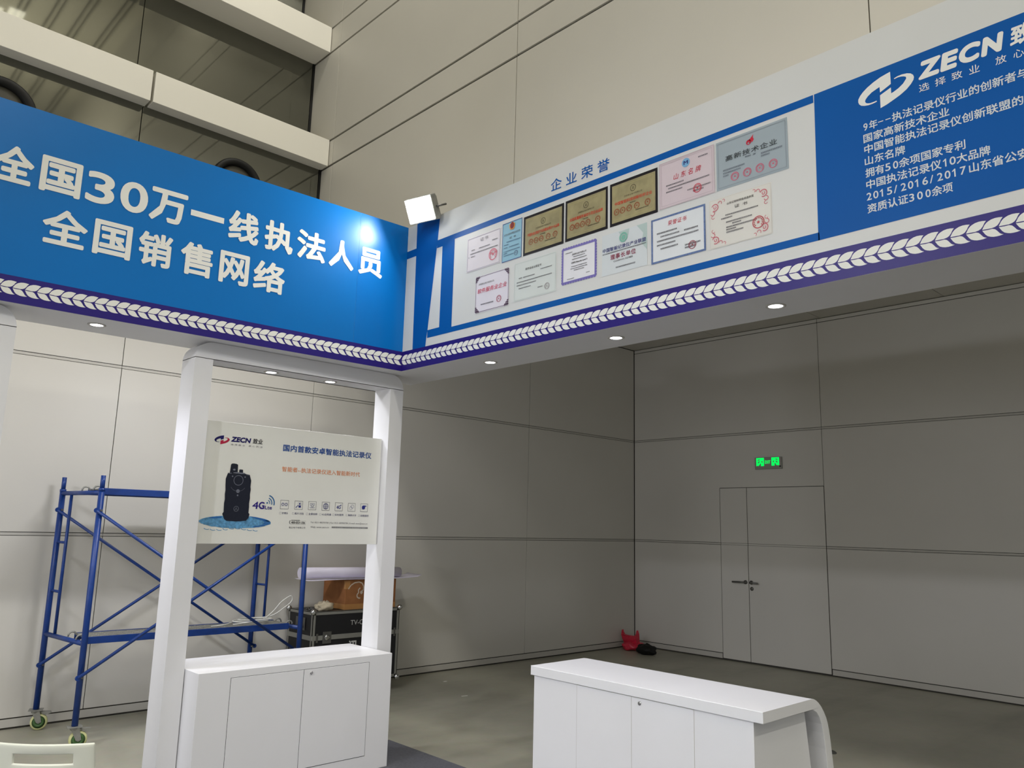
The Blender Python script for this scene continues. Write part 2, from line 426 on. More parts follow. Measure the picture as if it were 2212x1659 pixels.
for n, (y0, y1, z0, z1) in enumerate(((7.385, 7.90, 5.534, 5.843), (7.51, 8.28, 6.966, 7.28), (7.66, 8.64, 8.40, 8.71))):
    b = MB()
    for (a, c) in ((-11.2, -5.6), (-5.58, -1.70), (-1.68, 2.198), (2.222, 4.092)): b.box(a, c, y0, y1, z0, z1)
    structure(b.build('trim_%d' % (n+2), M_BEAM, bevel=0.003), 'pale ledge beam running along the dark cladding')

# round air outlets in the dark cladding, mostly behind the fascia top
def outlet(cx, cz, ro, label):
    t = thing('air_vent', label, 'vent', (cx, YA, cz), 0, 'round outlets in the dark cladding')
    b = MB(); b.lathe([(ro, -.002), (ro, -.03), (ro*.95, -.045), (ro*.80, -.045), (ro*.74, -.02), (ro*.74, -.002)], (cx, YA, cz), 'y', 48); b.build('rim', M_RUBBER, t)
    b = MB(); b.lathe([(ro*.74, -.004), (ro*.60, -.012), (ro*.3, -.016)], (cx, YA, cz), 'y', 48); b.build('diffuser', M_PIPE, t)
outlet(3.150, 5.060, 0.262, 'round black air outlet in dark cladding near the tall pale wall')
outlet(1.055, 5.045, 0.285, 'round black air outlet in dark cladding above the word for nationwide')

# hall ceiling with runs of pipe; seen only mirrored in the dark cladding
b = MB(); b.box(-14, 4.3, -14, 8.8, 11.0, 11.15); ce = structure(b.build('ceiling', M_CEIL))
b = MB()
for x0 in (-7.8, -6.4, -5.0, -3.6, -2.2, -1.1, -0.2, 0.6, 1.2, 1.84, 2.32, 2.80, 3.22, 3.70):
    for dx in (0, 0.10): b.tube([(x0+dx, -14, 10.93), (x0+dx, 8.5, 10.93)], 0.014, 8)
b.build('pipe_run', M_PIPE, ce)

# booth carpet
b = MB(); b.box(-3.2, 3.90, -6.0, 5.44, 0.0, 0.006)
tag(b.build('carpet', M_CARPET), 'flat dark grey carpet laid under the exhibition booth', 'carpet')

# ================================================================== FASCIAS
ZB, ZT, ZBAND = 2.829, 3.988, 2.981
LEAF_U = [(0, 0), (.009, .017), (.016, .025), (.023, .030), (.035, .0355), (.049, .038), (.062, .0375), (.076, .035), (.069, .026), (.064, .016), (.056, .006), (.047, .001), (.034, -.0015), (.021, -.001)]
LEAF_L = [(0, -.004), (.02, -.0055), (.037, -.005), (.046, -.009), (.052, -.016), (.061, -.029), (.067, -.034), (.074, -.037), (.062, -.0395), (.05, -.040), (.038, -.039), (.028, -.036), (.018, -.031), (.010, -.022)]
def leaves(plane, start, n, sg, parent):
    f = Flat(plane, 3)
    for i in range(n):
        u0 = start+sg*i*0.0598
        for shp in (LEAF_U, LEAF_L): f.poly([(u0+sg*a, 2.9143+b_) for a, b_ in shp])
    f.build('leaf_border', M_LETTER, parent)

# --- the fascia with the two big lines
lfa = thing('booth_fascia', 'deep blue booth header board with two lines of large white characters', 'sign board', (1.0, 5.2, ZB))
UL = 5.2
b = MB()
b.prism([(XF-.001, YF), (XF-UL*CA, YF+UL*SA), (XF-UL*CA+.438*SA, YF+UL*SA+.438*CA), (XF-.001, 5.362)], lambda u, v, d: (u, v, d), ZB, ZT)
b.build('board', M_WHITE, lfa, bevel=0.002)
f = Flat(LF, 0); f.rect(UL, 0.4335, ZBAND, ZT-.001); f.build('banner', M_BLUEPRINT, lfa)
f = Flat(LF, 1); f.rect(0.4335, 0.0, ZBAND, ZT-.001); f.build('banner_overlap', M_BLUEPRINT2, lfa)
f = Flat(LF, 2); f.rect(UL, 0.0, ZB+.001, ZBAND); f.build('border_band', M_NAVY, lfa)
leaves(LF, 0.0785+0.0598*84, 85, -1, lfa)
V0, V1 = 3.512, 3.728
ROW1 = [('全', 2.757, 2.567, 0), ('国', 2.534, 2.320, 0), ('3', 2.294, 2.136, 0), ('0', 2.104, 1.943, 0), ('万', 1.931, 1.703, 0), ('一', 1.678, 1.460, 1), ('线', 1.427, 1.215, 0), ('执', 1.174, 0.962, 0), ('法', 0.933, 0.708, 0), ('人', 0.677, 0.472, 0), ('员', 0.431, 0.222, 0)]
f = Flat(LF, 3)
for ch, a, c, k in ROW1:
    z0, z1 = (V0, V1)
    if ch == '一': z0, z1 = 3.606, 3.645
    if ch in '30': z0, z1 = 3.520, 3.716
    f.text(ch, a, c, z0, z1, bold=0.034 if ch != '一' else 0.0)
f.build('lettering', M_LETTER, lfa)
ROW2 = [('全', 2.491, 2.255), ('国', 2.222, 2.009), ('销', 1.969, 1.768), ('售', 1.715, 1.508), ('网', 1.463, 1.262), ('络', 1.229, 1.002)]
f = Flat(LF, 3)
for ch, a, c in ROW2: f.text(ch, a, c, 3.212, 3.428, bold=0.030)
f.build('lettering', M_LETTER, lfa)

# --- the fascia with the certificates
rfa = thing('booth_fascia', 'white and blue booth header board printed with rows of certificates and company text', 'sign board', (3.68, 2.0, ZB))
YE = -1.2
b = MB(); b.box(XF, XF+.412, YE, 5.365, ZB, ZT); b.build('board', M_WHITE, rfa, bevel=0.002)
f = Flat(RF, 0); f.rect(4.930, YE, ZBAND, ZT-.001); f.build('banner', M_PRINTW, rfa)
f = Flat(RF, 1)
f.poly([(4.810, ZT-.001), (4.523, ZT-.001), (4.541, 3.787), (4.549, 3.725), (4.574, 3.500), (4.619, 3.103), (4.630, 3.043), (4.637, ZBAND), (4.796, ZBAND)])
f.rect(4.926, 4.806, 3.726, 3.787)
f.rect(4.546, 4.480, 3.725, 3.787); f.rect(4.480, 4.337, 3.082, 3.787); f.rect(4.620, 4.480, 3.043, 3.103)
f.rect(4.480, 1.600, 3.043, 3.082); f.rect(4.337, 1.600, 3.746, 3.787); f.poly([(1.595, 3.787), (YE, 3.801), (YE, 3.056), (1.606, 3.043)])
f.build('blue_bands', M_BLUE_R, rfa)
f = Flat(RF, 2); f.rect(4.927, YE, ZB+.001, ZBAND); f.build('border_band', M_NAVY, rfa)
leaves(RF, 4.940-0.0118, 101, -1, rfa)
f = Flat(RF, 2); f.text('企业荣誉', 3.366, 2.876, 3.817, 3.897, bold=0.012, space=1.62); f.build('lettering', M_BLUE_R, rfa)

# company text on the deep blue field
LOGO_A = [(1.237, 3.754), (1.237, 3.694), (1.286, 3.672), (1.287, 3.699), (1.298, 3.696), (1.323, 3.687), (1.342, 3.674), (1.352, 3.663), (1.355, 3.654), (1.352, 3.646), (1.345, 3.641), (1.332, 3.637), (1.318, 3.637), (1.303, 3.638), (1.303, 3.633), (1.32, 3.630), (1.341, 3.630), (1.359, 3.634), (1.373, 3.640), (1.382, 3.650), (1.386, 3.662), (1.385, 3.675), (1.376, 3.690), (1.362, 3.704), (1.341, 3.719), (1.314, 3.733), (1.282, 3.745), (1.259, 3.750)]
LOGO_B = [(1.288, 3.595), (1.287, 3.658), (1.238, 3.677), (1.238, 3.648), (1.227, 3.651), (1.206, 3.660), (1.185, 3.674), (1.174, 3.688), (1.170, 3.694), (1.172, 3.702), (1.180, 3.707), (1.191, 3.711), (1.205, 3.713), (1.221, 3.711), (1.222, 3.715), (1.208, 3.719), (1.188, 3.720), (1.166, 3.716), (1.151, 3.709), (1.141, 3.698), (1.138, 3.686), (1.141, 3.674), (1.153, 3.658), (1.172, 3.641), (1.200, 3.625), (1.230, 3.613), (1.260, 3.602)]
f = Flat(RF, 2); f.poly(LOGO_A); f.poly(LOGO_B); f.build('emblem', M_LETTER, rfa)
f = Flat(RF, 2)
for ch, a, c in (('Z', 1.121, 1.036), ('E', 1.031, 0.966), ('C', 0.961, 0.880), ('N', 0.872, 0.796)): f.text(ch, a, c, 3.661, 3.745, bold=0.075, shear=0.17)
f.text('致', 0.766, 0.690, 3.660, 3.748, bold=0.03, shear=0.12); f.text('业', 0.680, 0.600, 3.660, 3.748, bold=0.03, shear=0.12)
f.build('lettering', M_LETTER, rfa)
f = Flat(RF, 2)
for ch, a, c in (('选', 1.121, 1.079), ('择', 1.055, 1.012), ('致', 0.989, 0.947), ('业', 0.921, 0.881), ('放', 0.822, 0.782), ('心', 0.757, 0.720), ('执', 0.690, 0.650), ('法', 0.625, 0.585)): f.text(ch, a, c, 3.604, 3.640)
f.build('lettering', M_LETTER, rfa)
LINES = [
 (3.508, [('9', 1.369, 1.350, ''), ('年', 1.343, 1.306, ''), ('-', 1.303, 1.280, ''), ('-', 1.270, 1.248, ''), ('执法记录仪行业的创新者', 1.242, 0.754, '与')]),
 (3.4515, [('国家高新技术企业', 1.372, 1.008, '')]), (3.397, [('中国智能执法记录仪创新联盟的', 1.371, 0.737, '')]), (3.3405, [('山东名牌', 1.372, 1.195, '')]),
 (3.2825, [('拥有', 1.372, 1.288, ''), ('5', 1.284, 1.261, ''), ('0', 1.250, 1.228, ''), ('余项国家专利', 1.225, 0.957, '')]),
 (3.2255, [('中国执法记录仪', 1.371, 1.054, ''), ('1', 1.046, 1.036, ''), ('0', 1.022, 0.998, ''), ('大品牌', 0.995, 0.868, '')]),
 (3.1695, [(c, 1.3725-k*0.0298, 1.3725-k*0.0298-(0.012 if c in '1' else 0.015 if c == '/' else 0.0225), '') for k, c in enumerate('2015/2016/2017')]+[('山东省公', 0.951, 0.778, '安')]),
 (3.1105, [('资质认证', 1.372, 1.196, ''), ('3', 1.192, 1.171, ''), ('0', 1.159, 1.136, ''), ('0', 1.125, 1.104, ''), ('余项', 1.100, 1.017, '')])]
PBW = mat('pale_blue_white_lettering', srgb(206, 214, 216), 0.5, 0.25, var=0.012)
for v, segs in LINES:
    f = Flat(RF, 2)
    for t, a, c, more in segs:
        z0, z1 = v, v+0.0435
        if t in '0123456789/': z0, z1 = v+.003, v+.0385
        if t == '-': z0, z1 = v+.0205, v+.0245
        if t == '1':                      # a stem with a small flag
            m_ = (a+c)/2-.001; f.poly([(m_, z0), (m_-.0055, z0), (m_-.0055, z1), (m_-.0015, z1), (m_+.0075, z1-.008), (m_+.0075, z1-.0125), (m_, z1-.008)]); continue
        f.text(t, a, c, z0, z1, bold=0.018 if t != '-' else 0, more=more)
    f.build('text_line', PBW, rfa)

# certificates: each is one part of the printed board, its border, seal and lines are sub-parts
class Cert:
    def __init__(s, label, rect, bg, layer=2):
        s.u0, s.u1, s.v0, s.v1 = rect; s.n = 0
        f = Flat(RF, layer); f.rect(*rect); s.o = f.build('certificate', bg, rfa); s.o['label'] = label
    def U(s, x): return s.u0+(s.u1-s.u0)*x
    def V(s, y): return s.v0+(s.v1-s.v0)*y
    def ink(s, name, m, layer, fnc):
        f = Flat(RF, layer); fnc(f); f.build(name, m, s.o)
    def text(s, t, x0, x1, y0, y1, m, bold=0.0, shear=0.0, space=1.0):
        s.ink('lettering', m, 5, lambda f: f.text(t, s.U(x0), s.U(x1), s.V(y0), s.V(y1), bold=bold, shear=shear, space=space))
    def lines(s, rows, m, h=0.03):
        def go(f):
            for i, (x0, x1, y) in enumerate(rows): f.dashes(s.U(x0), s.U(x1), s.V(y), (s.v1-s.v0)*h, seed=i*7+int(s.u0*100))
        s.ink('small_print', m, 5, go)
    def frame(s, t, m, inset=0.0):
        s.ink('border', m, 4, lambda f: f.frame(s.u0-inset, s.u1+inset, s.v0+inset, s.v1-inset, t))
    def seal(s, x, y, r, m, star=True):
        def go(f):
            f.ring(s.U(x), s.V(y), r, r*.86)
            for k in range(11):
                a = math.radians(-40+260*k/10); f.disc(s.U(x)+r*.68*math.cos(a), s.V(y)+r*.68*math.sin(a), r*.11, n=6)
            if star: f.star(s.U(x), s.V(y), r*.32)
        s.ink('seal', m, 6, go)

K = ink('black', 48, 46, 50); K2 = ink('grey', 96, 96, 102); RED = ink('red', 196, 40, 62); PINK = ink('pink', 208, 96, 118); DB = ink('navy', 40, 44, 110)
# 1 white certificate
c = Cert('white certificate with thin grey border and round red seal', (4.189, 3.838, 3.4495, 3.704), ink('paper_pink_white', 216, 210, 214))
c.frame(.003, ink('border_grey', 168, 164, 176), .006); c.text('证书', .40, .64, .80, .90, K2, space=1.3)
c.lines([(.76, .92, .70), (.14, .24, .60), (.37, .70, .60), (.10, .94, .50), (.06, .09, .41), (.13, .26, .41)], K2, .028)
c.seal(.80, .30, .042, PINK); c.text('专用', .70, .92, .30, .37, RED)
# 2 blue certificate
c = Cert('narrow sky blue certificate with red and gold police badge', (3.817, 3.6255, 3.44, 3.7155), ink('paper_sky', 138, 182, 200))
c.frame(.004, ink('border_blue', 52, 66, 132))
c.ink('badge', ink('gold', 214, 150, 70), 5, lambda f: f.poly([(c.U(.50), c.V(.985)), (c.U(.36), c.V(.93)), (c.U(.37), c.V(.83)), (c.U(.43), c.V(.785)), (c.U(.57), c.V(.785)), (c.U(.63), c.V(.83)), (c.U(.64), c.V(.93))]))
c.ink('badge', ink('badge_red', 128, 40, 40), 6, lambda f: f.disc(c.U(.5), c.V(.89), .019, .023))
c.text('山东公安科学技术进步奖', .10, .92, .67, .72, K2, bold=.01); c.text('证书', .36, .70, .56, .615, K, space=1.7)
c.lines([(.22, .95, .485), (.1, .34, .42), (.1, .30, .345), (.36, .85, .345), (.1, .92, .25), (.1, .26, .20), (.1, .62, .145)], ink('blue_grey', 70, 100, 130), .022)
c.seal(.73, .15, .018, ink('seal_grey', 84, 92, 124))
# 3-5 gold plaques in black frames
def plaque(label, rect, title, seed, seals, tb):
    c = Cert(label, rect, ink('frame_black', 24, 20, 24))
    g = mat('brushed_gold_print', srgb(152, 143, 106), 0.5, 0.3, var=0.16, vscale=14)
    c.ink('plate', g, 3, lambda f: f.rect(c.U(.045), c.U(.955), c.V(.065), c.V(.935)))
    c.ink('border', ink('gold_line', 170, 160, 108), 4, lambda f: f.frame(c.U(.085), c.U(.915), c.V(.12), c.V(.88), .0022))
    kk = ink('plaque_grey', 84, 76, 56)
    def em(f): f.ring(c.U(.5), c.V(.74), .021, .0175); f.text('A', c.U(.5)+.008, c.U(.5)-.008, c.V(.70), c.V(.78))
    c.ink('emblem', kk, 5, em)
    c.text('济南致业电子有限公司', .31, .69, .585, .63, kk)
    c.text(title, .11, .89, .455, .535, ink('plaque_red', 204, 70, 50), bold=.012)
    c.lines([(.43, .56, .405), (.55, .82, .20)], kk, .022)
    for x in seals: c.seal(x, .305, .020, ink('plaque_seal', 156, 72, 44))
    return c
plaque('gold award plaque in black frame beside the sky blue certificate', (3.610, 3.246, 3.4385, 3.710), '中国执法记录仪行业质量信得过十大品牌', 1, (.20, .33, .46, .63, .80), 0)
plaque('gold award plaque in black frame between two other gold plaques', (3.2325, 2.8885, 3.4415, 3.712), '全国质量服务诚信示范企业品牌', 2, (.17, .29, .42, .55, .78), 0)
plaque('gold award plaque in black frame beside the pink certificate', (2.871, 2.524, 3.443, 3.713), '中国智能科技创新标杆企业', 3, (.15, .28, .42, .58, .80), 0)
# 6 pink certificate
c = Cert('pale pink certificate with round blue badge and red calligraphy', (2.512, 2.154, 3.4495, 3.7245), ink('paper_rose', 206, 192, 196))
c.frame(.0018, ink('rose_line', 178, 160, 166), .014); c.frame(.006, ink('rose_edge', 194, 180, 184))
c.ink('badge', ink('badge_sky', 120, 170, 206), 5, lambda f: f.disc(c.U(.5), c.V(.83), .026, n=30)); c.ink('badge', DB, 6, lambda f: f.text('M', c.U(.46), c.U(.54), c.V(.79), c.V(.87), bold=.04))
c.text('山东名牌', .27, .76, .545, .675, RED, space=1.6, shear=.15)
c.lines([(.72, .90, .84), (.13, .46, .455), (.17, .92, .385), (.13, .43, .315), (.52, .92, .22), (.62, .80, .16)], K2, .026); c.seal(.70, .21, .026, RED)
# 7 grey-blue certificate
c = Cert('grey blue certificate with red flame emblem and four red seals', (2.1435, 1.7375, 3.450, 3.7235), ink('paper_steel', 156, 168, 174))
c.frame(.004, ink('steel_edge', 142, 152, 158), .010)
c.ink('emblem', RED, 5, lambda f: (f.poly([(c.U(.445), c.V(.74)), (c.U(.455), c.V(.80)), (c.U(.50), c.V(.84)), (c.U(.545), c.V(.905)), (c.U(.535), c.V(.85)), (c.U(.55), c.V(.80)), (c.U(.525), c.V(.75)), (c.U(.505), c.V(.79)), (c.U(.495), c.V(.73)), (c.U(.475), c.V(.785))]), f.ring(c.U(.475), c.V(.775), .014, .010)))
c.text('高新技术企业', .14, .86, .545, .66, ink('ink_dark', 58, 64, 66), bold=.012, space=1.15)
c.lines([(.42, .50, .49), (.53, .56, .49), (.64, .92, .455), (.64, .76, .40), (.10, .42, .36), (.10, .36, .30), (.10, .18, .245)], ink('steel_grey', 116, 124, 134), .03)
for x in (.27, .445, .62, .80): c.seal(x, .19, .0235, PINK)
# 8 second row: software service
c = Cert('white certificate with dark scrolled corner border and red calligraphy', (4.0815, 3.7395, 3.1315, 3.3945), ink('paper_lilac', 218, 214, 222))
PB = ink('plum', 84, 56, 84)
c.frame(.0028, PB, .004)
def corners(f, s_=.05):
    for (x, sx) in ((0, 1), (1, -1)):
        for (y, sy) in ((0, 1), (1, -1)):
            u, v = c.U(x), c.V(y); du = -sx; dv = sy
            for k in range(3):
                a = .010+.013*k
                f.rect(u+du*a, u+du*(a+.006), v, v+dv*(.05-a)); f.rect(u, u+du*(.05-a), v+dv*a, v+dv*(a+.006))
c.ink('scroll_corner', PB, 4, corners)
c.text('济南致业电子有限公司', .10, .56, .745, .795, K); c.text('软件服务业企业', .06, .93, .52, .65, ink('rose_red', 204, 62, 92), bold=.006, shear=.18)
c.lines([(.18, .56, .19)], K2, .03); c.seal(.72, .24, .024, ink('seal_plum', 172, 70, 92))
# 9 pale green certificate
c = Cert('very pale green certificate with dark title and faint seal', (3.690, 3.3065, 3.1395, 3.4035), ink('paper_mint', 206, 212, 208))
c.frame(.0014, ink('mint_line', 178, 186, 184), .006); c.text('软件企业认定证书', .28, .66, .745, .805, K, bold=.012)
c.lines([(.64, .90, .655), (.12, .21, .565), (.23, .50, .565), (.07, .91, .465), (.07, .55, .385), (.12, .23, .30), (.24, .42, .30), (.58, .70, .205)], K2, .024); c.seal(.80, .19, .022, ink('seal_faint', 150, 142, 144))
# 10 purple-edged certificate
c = Cert('white certificate with wavy purple border and bold English line', (3.255, 2.977, 3.1695, 3.397), ink('paper_white', 222, 222, 226))
PU = ink('purple', 120, 112, 176)
c.frame(.008, PU, .003)
def waves(f):
    n = 13
    for i in range(n):
        u = c.U((i+.5)/n); v = c.V((i+.5)/n)
        for y in (0, 1): f.disc(u, c.V(y), .011, .007, 10)
        for x in (0, 1): f.disc(c.U(x), v, .006, .009, 10)
c.ink('wavy_edge', PU, 3, waves)
c.text('济南致业电子有限公司', .30, .72, .745, .80, K, bold=.01); c.text('CMMI Maturity Level 3', .28, .75, .50, .56, K, bold=.02)
c.lines([(.10, .32, .84), (.34, .68, .69), (.30, .73, .62), (.28, .74, .42), (.26, .76, .36), (.36, .66, .305), (.72, .82, .15), (.16, .36, .09)], K2, .022)
# 11 alliance plaque
c = Cert('pale plaque with green ring badge and blue and crimson characters', (2.9315, 2.5995, 3.1505, 3.403), ink('paper_silver', 204, 210, 212))
c.ink('grey_patch', ink('patch_green', 176, 194, 190), 3, lambda f: (f.poly([(c.U(.78), c.V(1)), (c.U(1), c.V(1)), (c.U(1), c.V(.36)), (c.U(.88), c.V(.55)), (c.U(.92), c.V(.78))]), f.poly([(c.U(.38), c.V(.98)), (c.U(.62), c.V(.99)), (c.U(.60), c.V(.84)), (c.U(.44), c.V(.86))])))
c.ink('badge', ink('ring_green', 120, 176, 158), 5, lambda f: (f.ring(c.U(.49), c.V(.82), .030, .020), f.disc(c.U(.49), c.V(.815), .015)))
c.text('中国智能记录仪产业联盟', .02, .98, .565, .665, ink('indigo', 60, 62, 122), bold=.014); c.lines([(.02, .98, .515)], K2, .024)
c.text('理事长单位', .20, .76, .345, .475, ink('crimson', 140, 44, 72), bold=.012, space=1.2); c.text('CHAIRMAN MEMBER', .27, .70, .275, .315, K2)
c.lines([(.32, .76, .12)], K2, .03)
# 12 blue-edged honour certificate
c = Cert('white certificate with mottled blue border and red heading', (2.570, 2.216, 3.1425, 3.404), ink('paper_cool', 216, 220, 222))
c.frame(.011, mat('mottled_blue', srgb(96, 116, 158), 0.5, 0.25, var=0.25, vscale=90))
c.text('荣誉证书', .32, .66, .765, .875, RED, space=1.15, shear=.12)
c.lines([(.11, .48, .635), (.18, .52, .55), (.62, .88, .55), (.11, .88, .46), (.11, .46, .37), (.18, .50, .28), (.63, .90, .22), (.63, .84, .16)], K2, .032); c.seal(.765, .20, .024, ink('seal_dark', 150, 60, 76))
# 13 floral certificate
c = Cert('cream certificate with pink scrollwork in its corners', (2.1925, 1.834, 3.138, 3.4085), ink('paper_cream', 214, 212, 204))
c.frame(.001, ink('cream_line', 188, 180, 172), .004)
def scroll(f):
    for (x, y, fx, fy) in ((.10, .83, 1, 1), (.88, .83, -1, 1), (.10, .16, 1, -1), (.88, .16, -1, -1)):
        u, v = c.U(x), c.V(y)
        f.ring(u, v, .021, .016, 20, 300); f.ring(u-fx*-.014, v-fy*.030, .013, .009, 90, 350); f.ring(u-fx*.030, v+fy*.018, .012, .0085, 0, 220); f.ring(u, v, .009, .005, 120, 420)
        f.ring(u+fx*.012, v-fy*.052, .010, .007, 200, 440); f.ring(u-fx*.052, v+fy*.026, .009, .006, 40, 250)
c.ink('scrollwork', ink('scroll_pink', 200, 112, 122), 5, scroll)
c.text('山东公安科学技术进步奖', .30, .73, .815, .865, K, bold=.01); c.text('证书', .42, .63, .705, .77, K, space=1.9)
c.lines([(.27, .80, .60), (.20, .38, .545), (.28, .70, .455), (.38, .52, .405), (.28, .76, .35), (.28, .44, .30), (.28, .56, .25)], K2, .026); c.seal(.79, .29, .033, ink('seal_red', 184, 70, 78))

# ------------------------------------------------------------------ recessed downlights
def downlight(x, y, z, label, group, power=34):
    t = thing('downlight', label, 'lamp', (x, y, z), 0, group)
    b = MB(); b.lathe([(0.052, 0.0), (0.052, -.003), (0.047, -.005), (0.0365, -.004), (0.0365, 0.0)], (0, 0, 0), 'z', 36)
    o = b.build('trim_ring', M_STRIP, None); adopt(o, t, False)
    b = MB(); b.lathe([(0.0362, -.0005), (0.0362, -.0022), (0.02, -.003)], (0, 0, 0), 'z', 36)
    o = b.build('lens', M_LENS, None); adopt(o, t, False)
    l = bpy.data.lights.new('downlight_beam', 'SPOT'); l.energy = power; l.color = (0.86, 0.86, 1.0); l.spot_size = math.radians(120); l.spot_blend = 0.8; l.shadow_soft_size = 0.035
    lo = bpy.data.objects.new('downlight_beam', l); lo.location = (0, 0, -.012); col.objects.link(lo); adopt(lo, t, False)
    return t
G = 'recessed downlights in the booth'
downlight(1.382, 5.175, ZB, 'small round downlight under the header board with big characters, beside the archway', G, 50)
downlight(3.684, 4.139, ZB, 'small round downlight under the certificate board nearest its inner corner', G)
downlight(3.684, 2.993, ZB, 'middle one of three small downlights under the certificate board', G)
downlight(3.674, 1.938, ZB, 'small round downlight under the certificate board below the floral certificate', G)
downlight(2.553, 5.205, 2.716, 'small round downlight in the archway soffit above the emblem of the sign', G, 12)
downlight(3.030, 5.205, 2.716, 'small round downlight in the archway soffit above the sign heading', G, 12)

# ------------------------------------------------------------------ archways
def archway(x0, x1, label, part_posts=(1, 1)):
    t = thing('display_archway', label, 'archway', ((x0+x1)/2, 5.184, 0))
    y0, y1, w_, zt, zh, r = 5.078, 5.290, 0.120, 2.827, 2.716, 0.115
    fn = lambda u, v, d: (u, y0+d, v)
    dp = y1-y0
    for a in (x0, x1-w_):
        b = MB(); b.box(a, a+w_, y0, y1, 0.006, zh); b.build('post', M_WHITE, t)
    pl = [(x0, zh)]
    for k in range(9):
        an = math.pi-k*math.pi/2/8; pl.append((x0+r+r*math.cos(an), zt-r+r*math.sin(an)))
    for k in range(9):
        an = math.pi/2-k*math.pi/2/8; pl.append((x1-r+r*math.cos(an), zt-r+r*math.sin(an)))
    pl.append((x1, zh))
    b = MB(); b.prism(pl, fn, 0.0, dp); b.build('header_beam', M_WHITE, t)
    return t
archway(1.960, 3.612, 'white rounded archway holding the sign board above the booth cabinet')
archway(-0.72, 0.948, 'white rounded archway under the far end of the blue header board')

# ------------------------------------------------------------------ sign board in the archway
sg = thing('sign_board', 'white sign board with body camera picture hung between archway posts', 'sign', (2.78, YS, 1.52))
b = MB(); b.box(2.082, 3.482, YS, YS+.018, 1.521, 2.322); b.build('board', M_PANELW, sg, bevel=0.001, seg=1)
def sink(name, m, layer, fnc):
    f = Flat(SG, layer); fnc(f); return f.build(name, m, sg)
NAV = ink('sign_navy', 28, 24, 92); CRI = ink('sign_crimson', 176, 34, 66); HB = ink('sign_blue', 26, 74, 148); ORG = ink('sign_orange', 222, 140, 92); GR = ink('sign_grey', 120, 120, 126)
# the emblem again, in two colours
def lmap(p, fx):
    # from the header's emblem box to the sign's (reads the other way along the axis)
    return (2.166+(1.386-p[0])/(1.386-1.138)*(2.269-2.166), 2.169+(p[1]-3.595)/(3.754-3.595)*(2.230-2.169))
sink('emblem', NAV, 1, lambda f: f.poly([lmap(p, 0) for p in LOGO_A])); sink('emblem', CRI, 1, lambda f: f.poly([lmap(p, 0) for p in LOGO_B]))
sink('lettering', NAV, 1, lambda f: f.text('ZECN', 2.279, 2.414, 2.193, 2.228, bold=.065, shear=.2))
sink('lettering', ink('sign_black', 26, 22, 36), 1, lambda f: f.text('致业', 2.432, 2.503, 2.193, 2.229, bold=.02, shear=.12))
sink('lettering', GR, 1, lambda f: (f.text('选择致业', 2.279, 2.380, 2.169, 2.180, space=1.6), f.text('放心执法', 2.405, 2.506, 2.169, 2.181, space=1.6)))
sink('lettering', HB, 1, lambda f: f.text('国内首款安卓智能执法记录仪', 2.661, 3.395, 2.161, 2.209, bold=.022))
sink('lettering', ORG, 1, lambda f: f.text('智能者--执法记录仪进入智能新时代', 2.664, 3.302, 2.019, 2.054, bold=.008))
# water disc
WAT = mat('water_print', srgb(92, 148, 190), 0.5, 0.25, var=0.35, vscale=55)
def water(f):
    P = []
    for k in range(72):
        a = 2*math.pi*k/72; j = 1+(random.uniform(-.02, .05) if math.sin(a) < 0.1 else 0)
        P.append((2.362+.249*math.cos(a)*j, 1.664+.041*math.sin(a)*j))
    f.poly(P)
    for k in range(9): f.ring(2.17+.042*k, 1.632-.006*math.sin(k), .022, .0185, 215, 300, 8, k=1.3)
sink('water_picture', WAT, 1, water)
def waterd(f):
    for k in range(5):
        a0 = -75+k*16
        P = [(2.362+(.245-.0)*math.cos(math.radians(a)), 1.664+.040*math.sin(math.radians(a))) for a in range(a0+20, a0+36, 4)]
        f.poly(P+[(2.362+.20*math.cos(math.radians(a0+36-4)), 1.664+.034*math.sin(math.radians(a0+32))), (2.362+.20*math.cos(math.radians(a0+20)), 1.664+.034*math.sin(math.radians(a0+20)))])
    f.poly([(2.45, 1.704), (2.50, 1.699), (2.563, 1.688), (2.605, 1.670), (2.58, 1.672), (2.50, 1.688)]); f.poly([(2.17, 1.689), (2.261, 1.698), (2.261, 1.688), (2.20, 1.683)])
sink('water_picture', ink('water_deep', 44, 100, 168), 2, waterd)
BODY = [(2.277, 1.984), (2.305, 1.987), (2.312, 1.983), (2.399, 1.985), (2.43, 1.98), (2.444, 1.941), (2.4425, 1.90), (2.446, 1.882), (2.443, 1.85), (2.445, 1.822), (2.442, 1.79), (2.444, 1.762), (2.443, 1.726), (2.451, 1.718), (2.447, 1.694), (2.43, 1.673), (2.362, 1.667), (2.294, 1.67), (2.278, 1.681), (2.262, 1.715), (2.27, 1.727), (2.268, 1.785), (2.271, 1.81), (2.268, 1.844), (2.270, 1.87), (2.267, 1.902), (2.265, 1.946)]
CAMD = ink('camera_black', 28, 32, 46); CAMG = ink('camera_grey', 112, 116, 130)
sink('camera_picture', CAMD, 3, lambda f: (f.poly(BODY), f.poly([(2.289, 1.984), (2.293, 2.040), (2.298, 2.047), (2.312, 2.049), (2.332, 2.047), (2.342, 2.042), (2.344, 1.984)]), f.poly([(2.353, 1.985), (2.353, 2.009), (2.357, 2.012), (2.376, 2.012), (2.380, 2.009), (2.381, 1.985)])))
